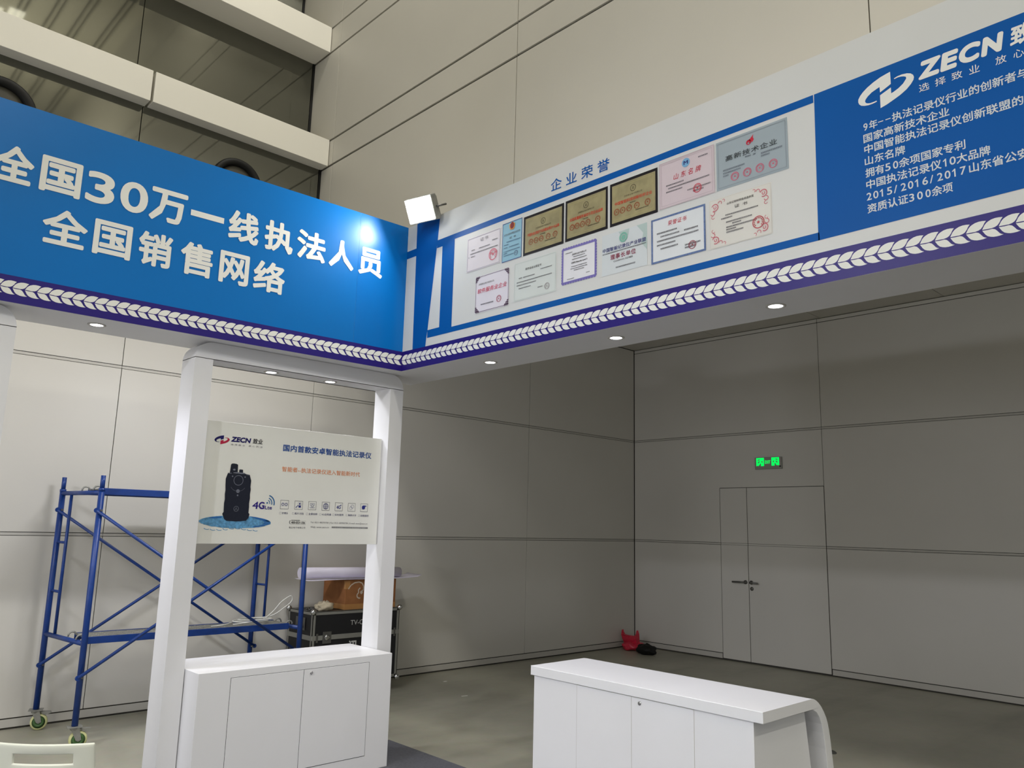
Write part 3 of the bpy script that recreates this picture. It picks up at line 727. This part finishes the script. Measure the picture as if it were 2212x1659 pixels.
def camd(f):
    f.ring(2.3535, 1.9385, .034, .0305); f.disc(2.310, 1.963, .005); f.disc(2.398, 1.963, .005); f.disc(2.356, 1.867, .0125); f.disc(2.356, 1.839, .0055)
    f.ring(2.354, 1.750, .018, .0155); f.text('人', 2.343, 2.365, 1.741, 1.760); f.disc(2.318, 2.008, .009, .006)
    f.poly([(2.311, 1.989), (2.340, 1.993), (2.395, 1.990), (2.398, 1.985), (2.371, 1.982), (2.318, 1.985)]); f.poly([(2.280, 1.983), (2.303, 1.986), (2.302, 1.981), (2.283, 1.980)]); f.poly([(2.402, 1.983), (2.428, 1.979), (2.424, 1.976), (2.404, 1.979)])
    f.ring(2.354, 1.925, .060, .0585, 215, 325)
sink('camera_picture', CAMG, 4, camd)
# 4G lte mark
sink('lettering', ink('mark_indigo', 46, 32, 124), 1, lambda f: (f.text('4', 2.466, 2.510, 1.754, 1.803, bold=.02, shear=.06), f.text('G', 2.513, 2.555, 1.754, 1.803, bold=.04), f.text('Lte', 2.559, 2.611, 1.754, 1.778, bold=.03)))
sink('signal_arcs', ink('arc_blue', 50, 104, 156), 1, lambda f: (f.disc(2.573, 1.797, .006), f.ring(2.572, 1.796, .0225, .0175, -15, 70), f.ring(2.572, 1.796, .0385, .032, -15, 72), f.ring(2.572, 1.796, .057, .049, -14, 76)))
# seven icons
IX = [2.671, 2.780, 2.888, 2.997, 3.106, 3.215, 3.324]
sink('icon_frames', GR, 1, lambda f: [f.frame(x, x+.064, 1.760, 1.821, .0025) for x in IX])
IB = ink('icon_blue', 44, 52, 128)
def icons(f):
    x = IX[0]+.032; f.ring(x-.0125, 1.792, .0105, .007); f.ring(x+.0125, 1.792, .0105, .007)
    x = IX[1]; f.disc(x+.040, 1.800, .006); f.rect(x+.032, x+.050, 1.774, 1.789); f.poly([(x+.008, 1.774), (x+.012, 1.771), (x+.029, 1.788), (x+.026, 1.791)]); f.ring(x+.040, 1.798, .0145, .0135, n=24)
    x = IX[2]+.032; f.ring(x, 1.790, .0105, .009); f.rect(x-.021, x+.021, 1.804, 1.806); f.rect(x-.021, x+.021, 1.775, 1.777); f.ring(x, 1.808, .021, .0195, 200, 340)
    x = IX[3]+.032; f.ring(x, 1.7905, .0215, .0185); f.rect(x-.021, x+.021, 1.7893, 1.7917); f.rect(x-.0012, x+.0012, 1.770, 1.811); f.ring(x, 1.7905, .0215, .0190, k=.5); f.rect(x-.018, x+.018, 1.800, 1.8015); f.rect(x-.018, x+.018, 1.7795, 1.781)
    x = IX[4]; f.text('4G', x+.010, x+.046, 1.775, 1.801, bold=.02, shear=.2); f.ring(x+.043, 1.797, .012, .010, 10, 80); f.ring(x+.043, 1.797, .007, .005, 10, 80)
    x = IX[5]+.032; f.ring(x+.006, 1.796, .0135, .012); f.ring(x-.006, 1.784, .0125, .011)
    x = IX[6]; f.poly([(x+.014, 1.803), (x+.026, 1.808), (x+.052, 1.806), (x+.053, 1.801), (x+.040, 1.799), (x+.040, 1.785), (x+.032, 1.778), (x+.016, 1.779), (x+.012, 1.790)])
sink('icons', IB, 2, icons)
CAP = ['双镜头', '图片识别', '全景拍照', '4G全网通', '实时图传', '集群对讲', '远程遥控']
CX = [(2.688, 2.735), (2.786, 2.856), (2.894, 2.965), (3.000, 3.078), (3.108, 3.182), (3.220, 3.291), (3.327, 3.400)]
def caps(f):
    for t, (a, c_) in zip(CAP, CX): f.text(t, a, c_, 1.7245, 1.7395, bold=.008); f.frame(a-.019, a-.006, 1.7245, 1.7385, .0009)
sink('lettering', ink('caption_grey', 108, 108, 136), 1, caps)
def phone(f):
    f.frame(2.762, 2.876, 1.655, 1.682, .0007); f.text('400-0531-336', 2.765, 2.871, 1.661, 1.677, bold=.03); f.ring(2.763, 1.671, .0145, .0105, 120, 240); f.dashes(2.764, 2.83, 1.6825, .0045, 3)
sink('lettering', ink('phone_black', 62, 62, 66), 1, phone)
sink('lettering', GR, 1, lambda f: (f.text('致业电子有限公司', 2.749, 2.876, 1.628, 1.6405, bold=.006), f.text('Tel: 0531-88070708 | Fax: 0531-88908708 | E-mail: zecn@zecn.cn', 2.915, 3.394, 1.664, 1.679), f.text('Web: www.zecn.cn', 2.917, 3.066, 1.634, 1.647)))
sink('small_print', ink('address_dark', 82, 82, 92), 1, lambda f: f.dashes(3.090, 3.404, 1.636, .0105, 11))

# ------------------------------------------------------------------ cabinet under the archway
c1 = thing('booth_cabinet', 'low white cabinet with two doors standing under the archway', 'cabinet', (2.78, 5.15, 0.006))
X0, X1, Y0, Y1, ZC = 2.086, 3.487, 4.877, 5.440, 0.766
b = MB(); b.box(X0, X1, Y0, Y1, 0.006, ZC)
b.build('carcass', M_WHITE2, c1, bevel=0.003)
def cab_door(par, fn, u0, u1, v0, v1, hidden=False):
    b = MB(); b.prism([(u0, v0), (u1, v0), (u1, v1), (u0, v1)], fn, -0.0022, 0.004)
    d = b.build('door', M_WHITE2, par, bevel=0.0008, seg=1)
    return d
fnA = lambda u, v, d: (u, Y0+d, v)
b = MB(); b.prism([(2.289, .105), (3.296, .105), (3.296, .722), (2.289, .722)], fnA, -.0008, .003); b.build('door_recess', M_SEAM, c1)
dA = cab_door(c1, fnA, 2.2915, 2.7865, .108, .7195); dB = cab_door(c1, fnA, 2.7895, 3.2935, .108, .7195)
def lock(par, p, ax):
    b = MB(); b.lathe([(.0105, 0.002), (.0105, -.004), (.008, -.0065), (.006, -.0065)], p, ax, 20); b.build('lock', M_CHROME, par)
lock(dB, (2.842, Y0-.002, .696), 'y')

# ------------------------------------------------------------------ reception counter with the curved outer shell
c2 = thing('reception_counter', 'white reception counter with a top that curves down into its outer side', 'counter', (3.95, 2.8, 0.0062))
YL, YR = 3.570, 2.026
OUT = [(3.583, .850), (4.070, .850), (4.098, .846), (4.124, .836), (4.150, .821), (4.176, .800), (4.202, .772), (4.224, .742), (4.240, .710), (4.252, .672), (4.264, .615), (4.275, .550), (4.287, .483), (4.310, .250), (4.330, .0065)]
INN = [(4.262, .0065), (4.243, .250), (4.220, .483), (4.204, .590), (4.186, .670), (4.172, .715), (4.150, .752), (4.122, .779), (4.088, .794), (4.060, .797), (3.583, .797)]
b = MB(); b.prism(OUT+INN, lambda u, v, d: (u, YR+d, v), 0.0, YL-YR); b.build('curved_top', M_WHITE2, c2, bevel=0.0015, seg=1)
b = MB(); b.prism([(3.594, 0.0065), (4.215, 0.0065), (4.165, .40), (4.095, .7965), (3.594, .7965)], lambda u, v, d: (u, 2.082+d, v), 0.0, 3.548-2.082); b.build('carcass', M_WHITE2, c2)
fnB = lambda u, v, d: (3.594+d, u, v)
b = MB(); b.prism([(2.412, .11), (3.203, .11), (3.203, .7945), (2.412, .7945)], fnB, -.0008, .003); b.build('door_recess', M_STRIP, c2)
eA = cab_door(c2, fnB, 2.8095, 3.2005, .113, .7925); eB = cab_door(c2, fnB, 2.4145, 2.8065, .113, .7925)
lock(eB, (3.592, 2.752, .767), 'x')

# ================================================================== SCAFFOLD
P1, P2, P3, P4 = (1.875, 7.405), (1.957, 6.665), (3.640, 7.405), (3.740, 6.665)
sf = thing('scaffold_tower', 'blue wheeled steel scaffold tower standing by the back wall', 'scaffold', (2.8, 7.04, 0))
def post(p):
    b = MB(); b.tube([(p[0], p[1], .158), (p[0], p[1], 1.885)], .0225, 14); b.tube([(p[0], p[1], 1.885), (p[0], p[1], 1.99)], .0175, 14); b.tube([(p[0], p[1], 1.87), (p[0], p[1], 1.892)], .0245, 14)
    b.build('post', M_SCAF, sf)
for p in (P1, P2, P3, P4): post(p)
def mix(a, b_, t): return (a[0]+(b_[0]-a[0])*t, a[1]+(b_[1]-a[1])*t)
def rod(name, p, z0, q, z1, r, flat=False):
    b = MB(); b.tube([(p[0], p[1], z0), (q[0], q[1], z1)], r, 10); return b.build(name, M_SCAF, sf)
for (a, c_) in ((P1, P2), (P3, P4)):
    rod('cross_bar', a, .735, c_, .735, .0185); rod('cross_bar', a, 1.858, c_, 1.858, .0185)
    i = mix(a, c_, .25)
    rod('ladder_stile', i, .735, i, 1.858, .0125)
    for z in (1.075, 1.462): rod('rung', a, z, i, z, .0105)
for (a, c_, s_) in ((P2, P4, -1), (P1, P3, -1)):
    for (za, zb) in ((1.722, .50), (.50, 1.722)):
        off = .030 if za > zb else .046
        a2 = (a[0]-.03, a[1]+s_*off); c2_ = (c_[0]+.03, c_[1]+s_*off)
        b = MB(); b.tube([(a2[0], a2[1], za), (c2_[0], c2_[1], zb)], .0125, 10)
        for (q, z) in ((a2, za), (c2_, zb)): b.lathe([(.019, -.006), (.019, .006)], (q[0], q[1], z), 'y', 14)
        b.build('brace', M_SCAF, sf)
    for p in (a, c_):
        for z in (.50, 1.722):
            b = MB(); b.tube([(p[0], p[1]-.052, z), (p[0], p[1], z)], .008, 8); b.build('brace_pin', M_STEEL, sf)
def castor(p, rz, zwheel=.062):
    c_ = bpy.data.objects.new('caster', None); c_.location = (p[0], p[1], 0); c_.rotation_euler = (0, 0, rz); col.objects.link(c_); adopt(c_, sf)
    def sub(b, n, m):
        o = b.build(n, m, None); adopt(o, c_, False)
    b = MB(); b.lathe([(.046, -.020), (.060, -.016), (.062, 0), (.060, .016), (.046, .020)], (.030, 0, .062), 'y', 28); sub(b, 'wheel', M_WHEEL)
    b = MB(); b.lathe([(.047, -.021), (.020, -.023), (.020, .023), (.047, .021)], (.030, 0, .062), 'y', 24); sub(b, 'hub', M_HUB)
    b = MB(); b.box(-.05, .05, -.045, .045, .150, .156)
    for s_ in (-1, 1):
        b.prism([(-.028, .150), (.030, .150), (.050, .062), (.030, .050), (.012, .062)], lambda u, v, d: (u, s_*.027+d, v), -.0022, .0022)
    b.lathe([(.030, .132), (.034, .150)], (0, 0, 0), 'z', 20); b.tube([(.030, -.034, .062), (.030, .034, .062)], .007, 8)
    b.prism([(.03, .140), (.105, .138), (.112, .128), (.075, .112), (.05, .120)], lambda u, v, d: (u, d, v), -.018, .018)
    sub(b, 'fork', M_GALV)
castor(P1, -.35); castor(P2, -.15); castor(P3, .3); castor(P4, 2.6)

def plank(x0, x1, y0, y1, z, label):
    t = thing('scaffold_plank', label, 'plank', ((x0+x1)/2, (y0+y1)/2, z), 0, 'planks hooked onto the scaffold')
    b = MB(); b.box(x0, x1, y0+.012, y1-.012, z-.006, z); n = 26
    for i in range(n):
        for j in range(5):
            cx = x0+.05+(x1-x0-.1)*i/(n-1); cy = y0+.045+(y1-y0-.09)*j/4
            b.lathe([(.011, 0), (.008, .0035), (.005, .0035)], (cx, cy, z-.0005), 'z', 6)
    b.build('deck', M_GALV, t)
    for y in (y0, y1-.014):
        b = MB(); b.box(x0, x1, y, y+.014, z-.048, z+.004); b.build('side_rail', M_SCAF, t, bevel=.002)
    for (xe, sgn) in ((x0, -1), (x1, 1)):
        for y in (y0+.05, y1-.05):
            pts = [(xe-sgn*.03, y, z-.012), (xe+sgn*.004, y, z-.004)]
            for k in range(7):
                a = math.pi-k*math.pi*1.05/6
                pts.append((xe+sgn*(.028+.030*-math.cos(a)*-1), y, z-.012+.030*math.sin(a)))
            b = MB(); b.tube(pts, .007, 8); b.build('hook', M_GALV, t)
plank(1.985, 3.660, 6.72, 7.03, .772, 'perforated steel scaffold plank at knee height with white cable on it')
plank(1.985, 3.660, 6.72, 7.12, 1.893, 'steel scaffold plank across the top of the blue tower')

def curve_tube(pts, r, name, m, parent=None, res=8):
    P = [Vector(p) for p in pts]; out = []
    for i in range(len(P)-1):
        p0, p1, p2, p3 = P[max(i-1, 0)], P[i], P[i+1], P[min(i+2, len(P)-1)]
        for k in range(res):
            t = k/res
            out.append(.5*((2*p1)+(-p0+p2)*t+(2*p0-5*p1+4*p2-p3)*t*t+(-p0+3*p1-3*p2+p3)*t**3))
    out.append(P[-1])
    b = MB(); b.tube(out, r, 8); return b.build(name, m, parent)
zc = .782
cp = [(2.98, 6.80, zc), (3.10, 6.82, zc+.004), (3.25, 6.93, zc+.010), (3.42, 6.96, zc+.012), (3.52, 6.86, zc+.016), (3.42, 6.78, zc+.018), (3.26, 6.80, zc+.018), (3.20, 6.88, zc+.022), (3.32, 6.97, zc+.024), (3.48, 6.93, zc+.026), (3.54, 6.83, zc+.030),
      (3.38, 6.76, zc+.032), (3.24, 6.85, zc+.034), (3.36, 6.95, zc+.034), (3.50, 6.90, zc+.036), (3.58, 6.86, zc+.06), (3.66, 6.85, zc+.11), (3.735, 6.85, zc+.165), (3.742, 6.85, zc+.205), (3.715, 6.85, zc+.215), (3.64, 6.86, zc+.165), (3.58, 6.86, zc+.10), (3.52, 6.87, zc+.045), (3.44, 6.80, zc+.030), (3.30, 6.76, zc+.020), (3.16, 6.78, zc+.006)]
tag(curve_tube(cp, .0045, 'power_cable', M_CABLE), 'thin white cable coiled on the lower scaffold plank', 'cable')

# ================================================================== FLIGHT CASE AND WHAT LIES ON IT
cx0, cx1, cy0, cy1, cz0, cz1 = 4.060, 5.070, 7.000, 7.480, .130, .822
fc = thing('flight_case', 'black flight case with aluminium edges standing on the floor by the wall', 'case', ((cx0+cx1)/2, (cy0+cy1)/2, 0))
b = MB(); b.box(cx0+.004, cx1-.004, cy0+.004, cy1-.004, cz0+.004, .575); b.build('body', M_CASE, fc)
b = MB(); b.box(cx0+.004, cx1-.004, cy0+.004, cy1-.004, .580, cz1-.004); b.build('lid', M_CASE, fc)
e = .030
b = MB()
for z in (cz0, cz1-e):
    b.box(cx0, cx1, cy0, cy0+.006, z, z+e); b.box(cx0, cx1, cy1-.006, cy1, z, z+e); b.box(cx0, cx0+.006, cy0, cy1, z, z+e); b.box(cx1-.006, cx1, cy0, cy1, z, z+e)
for z in (cz0, cz1-.005):
    b.box(cx0, cx1, cy0, cy0+e, z, z+.005); b.box(cx0, cx1, cy1-e, cy1, z, z+.005); b.box(cx0, cx0+e, cy0, cy1, z, z+.005); b.box(cx1-e, cx1, cy0, cy1, z, z+.005)
for x in (cx0, cx1-e):
    for y in (cy0, cy1-.006): b.box(x, x+e, y, y+.006, cz0, cz1)
for y in (cy0, cy1-e):
    for x in (cx0, cx1-.006): b.box(x, x+.006, y, y+e, cz0, cz1)
b.build('edge_trim', M_ALU, fc)
b = MB(); z0, z1 = .556, .600
b.box(cx0-.002, cx1+.002, cy0-.003, cy0+.006, z0, z1); b.box(cx0-.003, cx0+.006, cy0, cy1, z0, z1); b.box(cx1-.006, cx1+.003, cy0, cy1, z0, z1); b.box(cx0-.002, cx1+.002, cy1-.006, cy1+.003, z0, z1)
b.build('closing_rail', M_ALU, fc, bevel=.0015, seg=1)
for x in (cx0, cx1):
    for y in (cy0, cy1):
        for z in (cz0, cz1):
            b = MB(); b.ball((x, y, z), .030, 14, 10); b.build('corner_ball', M_CHROME, fc)
for x in (4.223, 4.905):
    b = MB(); b.box(x-.048, x+.048, cy0-.006, cy0, .522, .634); b.build('latch', M_STEEL, fc, bevel=.004)
    b = MB(); b.lathe([(.026, -.006), (.026, -.012), (.012, -.014)], (x, cy0, .578), 'y', 20); b.box(x-.022, x+.022, cy0-.020, cy0-.010, .573, .583); b.build('latch', M_CHROME, fc)
for x in (4.115, 5.015):
    b = MB(); b.box(x-.012, x+.012, cy0-.005, cy0, .535, .620); b.build('hinge', M_STEEL, fc, bevel=.002)
b = MB(); b.box(cx0-.005, cx0, 7.14, 7.32, .640, .760); b.build('handle_plate', M_STEEL, fc, bevel=.003)
b = MB(); b.tube([(cx0-.006, 7.17, .67), (cx0-.035, 7.18, .67), (cx0-.035, 7.28, .67), (cx0-.006, 7.29, .67)], .008, 8); b.build('handle', M_CHROME, fc)
FC = lambda u, v, l: (u, cy0+.004-.0012-l*.0004, v)
f = Flat(FC, 1); f.text('TV-C', 4.484, 4.630, .678, .724); f.build('lettering', ink('case_white', 200, 200, 196), fc)
f = Flat(FC, 1); f.text('讯', 4.470, 4.578, .425, .530, bold=.03); f.build('lettering', ink('case_white', 200, 200, 196), fc)
for x in (cx0+.13, cx1-.13):
    for y in (cy0+.10, cy1-.10):
        b = MB(); b.lathe([(.035, -.016), (.049, -.013), (.049, .013), (.035, .016)], (x, y, .049), 'y', 20); b.box(x-.03, x+.03, y-.026, y-.020, .045, .128); b.box(x-.03, x+.03, y+.020, y+.026, .045, .128); b.box(x-.04, x+.04, y-.035, y+.035, .122, .1305); b.build('caster', M_BLACKBAG, fc)

bx0, bx1, by0, by1, bz0, bz1 = 4.430, 5.040, 7.045, 7.465, .8225, 1.110
bx = thing('cardboard_box', 'brown taped cardboard box with pale chalk swirl on top of the flight case', 'box', ((bx0+bx1)/2, (by0+by1)/2, bz0))
b = MB(); b.box(bx0, bx1, by0, by1, bz0, bz1); b.build('carton', M_CARD, bx, bevel=.004)
b = MB(); b.box(bx0-.0008, bx1+.0008, by0-.0008, by1+.0008, bz0, bz0+.052); b.box(bx0-.0008, bx0+.05, by0-.0009, by0+.03, bz0+.2, bz1-.01); b.build('tape', M_TAPE, bx)
BXp = lambda u, v, l: (u, by0-.0012-l*.0004, v)
f = Flat(BXp, 1)
sw = [(4.461, 1.022), (4.490, 1.058), (4.530, 1.081), (4.583, 1.088), (4.620, 1.075), (4.640, 1.045), (4.640, 1.010), (4.620, .995)]
sw2 = [(4.60, 1.030), (4.580, 1.010), (4.584, .985), (4.566, .962), (4.570, .940), (4.594, .926), (4.606, .932)]
for P in (sw, sw2):
    for i in range(len(P)-1):
        (a, b_), (c_, d_) = P[i], P[i+1]; L = math.hypot(c_-a, d_-b_); nx, ny = -(d_-b_)/L*.006, (c_-a)/L*.006
        f.poly([(a+nx, b_+ny), (c_+nx, d_+ny), (c_-nx, d_-ny), (a-nx, b_-ny)])
f.disc(4.618, .985, .016, .018, 12)
f.build('chalk_mark', M_CHALK, bx)

rl = thing('vinyl_roll', 'roll of white vinyl with a loose sheet resting on the cardboard box', 'roll', (4.5, 7.10, 1.118))
b = MB()
R0 = .052; a0, a1 = Vector((3.955, 7.12, 1.1855)), Vector((5.125, 7.12, 1.171))
b.tube([a0, a0+(a1-a0)*.5, a1], R0, 28)
b.build('roll', M_ROLL, rl)
b = MB()
rows = []
for i, x in enumerate([3.99, 4.05, 4.20, 4.42, 4.7, 4.95, 5.06, 5.18, 5.30, 5.36]):
    sag = [1.118, 1.116, 1.119, 1.1155, 1.1135, 1.114, 1.118, 1.121, 1.128, 1.146][i]
    rows.append([(x, y, sag+dz) for y, dz in ((7.02, -.004 if 4.42 > x or x > 5.04 else .002), (7.08, 0), (7.16, 0), (7.24, .002), (7.28, .006))])
for th in (0, .0012):
    pass
vs_ = [p for r in rows for p in r]; n = 5
b.add(vs_, [(i*n+j, i*n+j+1, (i+1)*n+j+1, (i+1)*n+j) for i in range(len(rows)-1) for j in range(n-1)], True)
o = b.build('loose_sheet', M_ROLL, rl); sm = o.modifiers.new('thick', 'SOLIDIFY'); sm.thickness = .0012

def lump(c_, rx, ry, rz_, seed, n=26, m_=14, amp=.22, flat=True):
    rnd = random.Random(seed); ph = [(rnd.uniform(2, 7), rnd.uniform(1, 6), rnd.uniform(0, 6.3)) for _ in range(7)]
    rings = []
    for i in range(1, m_):
        th = math.pi*i/m_; ring = []
        for k in range(n):
            a = 2*math.pi*k/n
            j = 1+amp*sum(math.sin(p[0]*a+p[2])*math.sin(p[1]*th+p[2]) for p in ph)/2.2
            z = c_[2]+rz_*math.cos(th)*j
            if flat: z = max(z, c_[2]-rz_*.75)
            ring.append((c_[0]+rx*math.sin(th)*math.cos(a)*j, c_[1]+ry*math.sin(th)*math.sin(a)*j, z))
        rings.append(ring)
    b = MB(); b.loft(rings, True); return b
tag(lump((4.235, 7.10, .8600), .092, .065, .050, 5, amp=.17).build('cloth_rag', M_RAG), 'crumpled pale rag on the flight case beside the cardboard box', 'rag')
curve_pts = [(4.07, 7.16, .829), (4.10, 7.19, .836), (4.14, 7.17, .832), (4.12, 7.13, .835), (4.09, 7.15, .838), (4.13, 7.20, .842), (4.16, 7.17, .836)]
tag(curve_tube(curve_pts, .006, 'dark_cable', M_STEEL), 'short dark cable end bunched beside the rag on the case', 'cable')

# ================================================================== RUBBISH IN THE HALL CORNER
# knotted red carrier bag with two handle ears
rb = thing('plastic_bag', 'red plastic carrier bag with two upright ears in the wall corner', 'bag', (9.33, 7.28, 0))
b = lump((9.36, 7.29, .055), .16, .150, .070, 3, amp=.16); b.build('bag_body', M_BAG, rb)
b = MB()
def sheet(pts, d=.035, seed=1):
    bb_ = MB(); bb_.prism(pts, lambda u, v, dd: (9.36+dd*(1+.6*math.sin(u*31))+.02*math.sin(u*23+v*17), u, v), -d, d); return bb_
b = sheet([(7.43, .06), (7.455, .13), (7.475, .19), (7.480, .262), (7.450, .235), (7.425, .205), (7.395, .196), (7.30, .190), (7.255, .195), (7.238, .225), (7.222, .275), (7.195, .225), (7.185, .165), (7.185, .105), (7.215, .06)])
b.build('bag_neck', M_BAG, rb, bevel=.012)
tag(lump((9.20, 6.935, .058), .11, .150, .076, 11, amp=.12).build('rubbish_bundle', M_BLACKBAG), 'black bundle of rubbish leaning on the red bag', 'rubbish')
def scrap(x, y, a, b_, rz, name, label, cat, m):
    bb_ = MB(); bb_.box(-a, a, -b_, b_, .0, .003); o = bb_.build(name, m, bevel=.001, seg=1); o.location = (x, y, .0005); o.rotation_euler = (0, 0, rz); tag(o, label, cat)
scrap(5.44, 6.345, .034, .008, -.2, 'paper_stub', 'small white stub lying on the concrete behind the cabinet', 'scrap', M_PAPER)
scrap(5.752, 7.04, .028, .016, .5, 'paper_scrap', 'tiny pale scrap on the concrete close to the back wall', 'scrap', M_PAPER)
scrap(9.35, 6.92, .05, .02, 1.3, 'paper_scrap', 'tiny white scrap on the floor beside the black rubbish', 'scrap', M_PAPER)
b = MB(); b.lathe([(.075, .0), (.07, .0012), (.03, .0015)], (0, 0, 0), 'z', 20); o = b.build('dark_stain', ink('stain', 74, 76, 72), None); o.scale = (1.0, .55, 1); o.location = (6.43, 3.06, .0004); o.rotation_euler = (0, 0, .75); tag(o, 'dark oval stain on the concrete floor past the reception counter', 'stain')

# ================================================================== EXIT SIGN
ex = thing('exit_sign', 'small green lit exit sign plate on the wall above the double door', 'exit sign', (XW, 5.300, 2.590))
b = MB(); b.box(XW-.022, XW, 5.107, 5.492, 2.512, 2.669); b.build('plate', M_EXITP, ex, bevel=.004)
EX = lambda u, v, l: (XW-.0225-l*.0006, u, v)
f = Flat(EX, 1); f.frame(5.492, 5.107, 2.512, 2.669, .004); f.build('rim', M_STEEL, ex)
def runner(f, u0, u1):
    # green square with a running figure left open, drawn as strips around it
    U = lambda x: u0+(u1-u0)*x
    V = lambda y: 2.554+(2.664-2.554)*y
    for P in ([(0, 0), (0, 1), (.22, 1), (.22, .08)], [(.22, .80), (.22, 1), (1, 1), (1, .84)], [(.80, 0), (.80, .84), (1, .84), (1, 0)], [(.22, .06), (.22, .30), (.46, .52), (.42, .62), (.26, .50), (.22, .55), (.22, .66), (.44, .74), (.62, .72), (.60, .84), (.80, .84), (.80, .62), (.70, .62), (.66, .50), (.72, .40), (.80, .40), (.80, 0), (.58, 0), (.60, .30), (.50, .30), (.40, .12), (.26, .0)],):
        f.poly([(U(x), V(y)) for x, y in P])
    f.disc(U(.56), V(.73), .009, n=14)
f = Flat(EX, 1); runner(f, 5.473, 5.359); f.build('pictogram', M_EXITG, ex)
f = Flat(EX, 1); runner(f, 5.142, 5.253); f.build('pictogram', M_EXITG, ex)
f = Flat(EX, 1); f.text('EXIT', 5.347, 5.267, 2.584, 2.627, bold=.035); f.build('lettering', M_EXITG, ex)
b = MB(); b.lathe([(.011, 0), (.011, -.003), (.004, -.004)], (XW-.022, 5.132, 2.545), 'x', 16); b.build('test_button', M_RUBBER, ex)

# ================================================================== FLOODLIGHT ON THE FASCIA CORNER
fd = Vector((-.86, -.22, -.46)).normalized()
fc_ = Vector((3.318, 4.572, 3.990))
ft = thing('floodlight', 'bright floodlight clamped to the header top where the two boards meet', 'lamp', tuple(fc_))
q = fd.to_track_quat('-Z', 'Y').to_matrix()
def FL(x, y, z): return tuple(fc_+q @ (Vector((x, y, z))*1.2))
def fbox(x0, x1, y0, y1, z0, z1):
    m = MB(); m.box(x0, x1, y0, y1, z0, z1); m.v = [FL(*p) for p in m.v]; return m
fbox(-.105, .105, -.080, .080, .004, .060).build('housing', M_GALV, ft, bevel=.008)
b = MB()
for i in range(6):
    k = fbox(-.085+.030*i, -.079+.030*i, -.065, .065, .060, .090); b.add(k.v, k.f)
b.build('cooling_fins', M_GALV, ft)
fbox(-.097, .097, -.072, .072, -.001, .0038).build('lens', M_FLOOD, ft)
b = MB(); b.tube([FL(.112, 0, .03), FL(.118, 0, .09), FL(.118, 0, .125)], .008, 8); b.tube([FL(-.112, 0, .03), FL(-.118, 0, .09), FL(-.118, 0, .125), FL(.118, 0, .125)], .008, 8); b.build('yoke', M_STEEL, ft)
b = MB(); pB = fc_+q @ Vector((0, 0, .150)); b.tube([pB, (pB.x+.06, pB.y+.03, pB.z+.02), (3.56, 4.66, 4.06), (3.56, 4.66, 3.992)], .010, 8); b.box(3.50, 3.62, 4.62, 4.70, 3.988, 3.997); b.build('bracket', M_STEEL, ft)
fl_ = area('led_beam', FL(0, 0, -.012), .19, 11, (1.0, 1.0, 0.96), aim=FL(0, 0, -1), sy=.14); adopt(fl_, ft)

# ================================================================== PLASTIC CHAIR
ca = math.atan2(.776, .63)
ch = thing('plastic_chair', 'cream moulded plastic chair with a slotted backrest', 'chair', (1.11, 3.80, 0.0085), ca-math.pi/2)
def cadopt(b, n, m, bevel=0): o = b.build(n, m, None, bevel=bevel); adopt(o, ch, False); return o
def back_pt(s, t):
    """s across -1..1, t up 0..1; concave towards the sitter (+y)"""
    wdt = .205-.022*t
    return (s*wdt, -.195-.055*t+.030*s*s, .42+.375*t-.006*(s*s)+.006*s*s)
sl_t = (.80, .90); sl_s = .60
gs = [-1, -.88, -.75, -sl_s, -.4, -.2, 0, .2, .4, sl_s, .75, .88, 1]
gt = [0, .2, .4, .6, .72, sl_t[0], sl_t[1], .96, 1.0]
vs_ = [back_pt(s, t) for t in gt for s in gs]; n = len(gs); fs = []
for j in range(len(gt)-1):
    for i in range(n-1):
        if sl_t[0] <= gt[j] < sl_t[1]-1e-6 and -sl_s-1e-6 <= gs[i] and gs[i+1] <= sl_s+1e-6: continue
        fs.append((j*n+i, j*n+i+1, (j+1)*n+i+1, (j+1)*n+i))
b = MB(); b.add(vs_, fs, True); o = cadopt(b, 'backrest', M_CHAIR)
md = o.modifiers.new('thick', 'SOLIDIFY'); md.thickness = .014; md.offset = 0
md = o.modifiers.new('round', 'BEVEL'); md.width = .005; md.segments = 2; md.limit_method = 'ANGLE'; md.angle_limit = math.radians(50)
vs_ = []; gs2 = [-1, -.7, -.35, 0, .35, .7, 1]
for t in (0, .1, .3, .5, .7, .9, 1.0):
    for s in gs2: vs_.append((s*.205, -.195+.40*t, .425+.012*s*s-.012*math.sin(math.pi*t)-(.03*(t-.9)*5 if t > .9 else 0)))
b = MB(); n = 7; b.add(vs_, [(j*n+i, j*n+i+1, (j+1)*n+i+1, (j+1)*n+i) for j in range(6) for i in range(6)], True); o = cadopt(b, 'seat', M_CHAIR)
md = o.modifiers.new('thick', 'SOLIDIFY'); md.thickness = .012; md.offset = 0
for sx in (-1, 1):
    for (y, ty) in ((-.18, -.24), (.18, .20)):
        b = MB(); b.tube([(sx*.175, y, .415), (sx*.205, ty, 0.0)], .017, 12, r_end=.013); cadopt(b, 'leg', M_CHAIR)
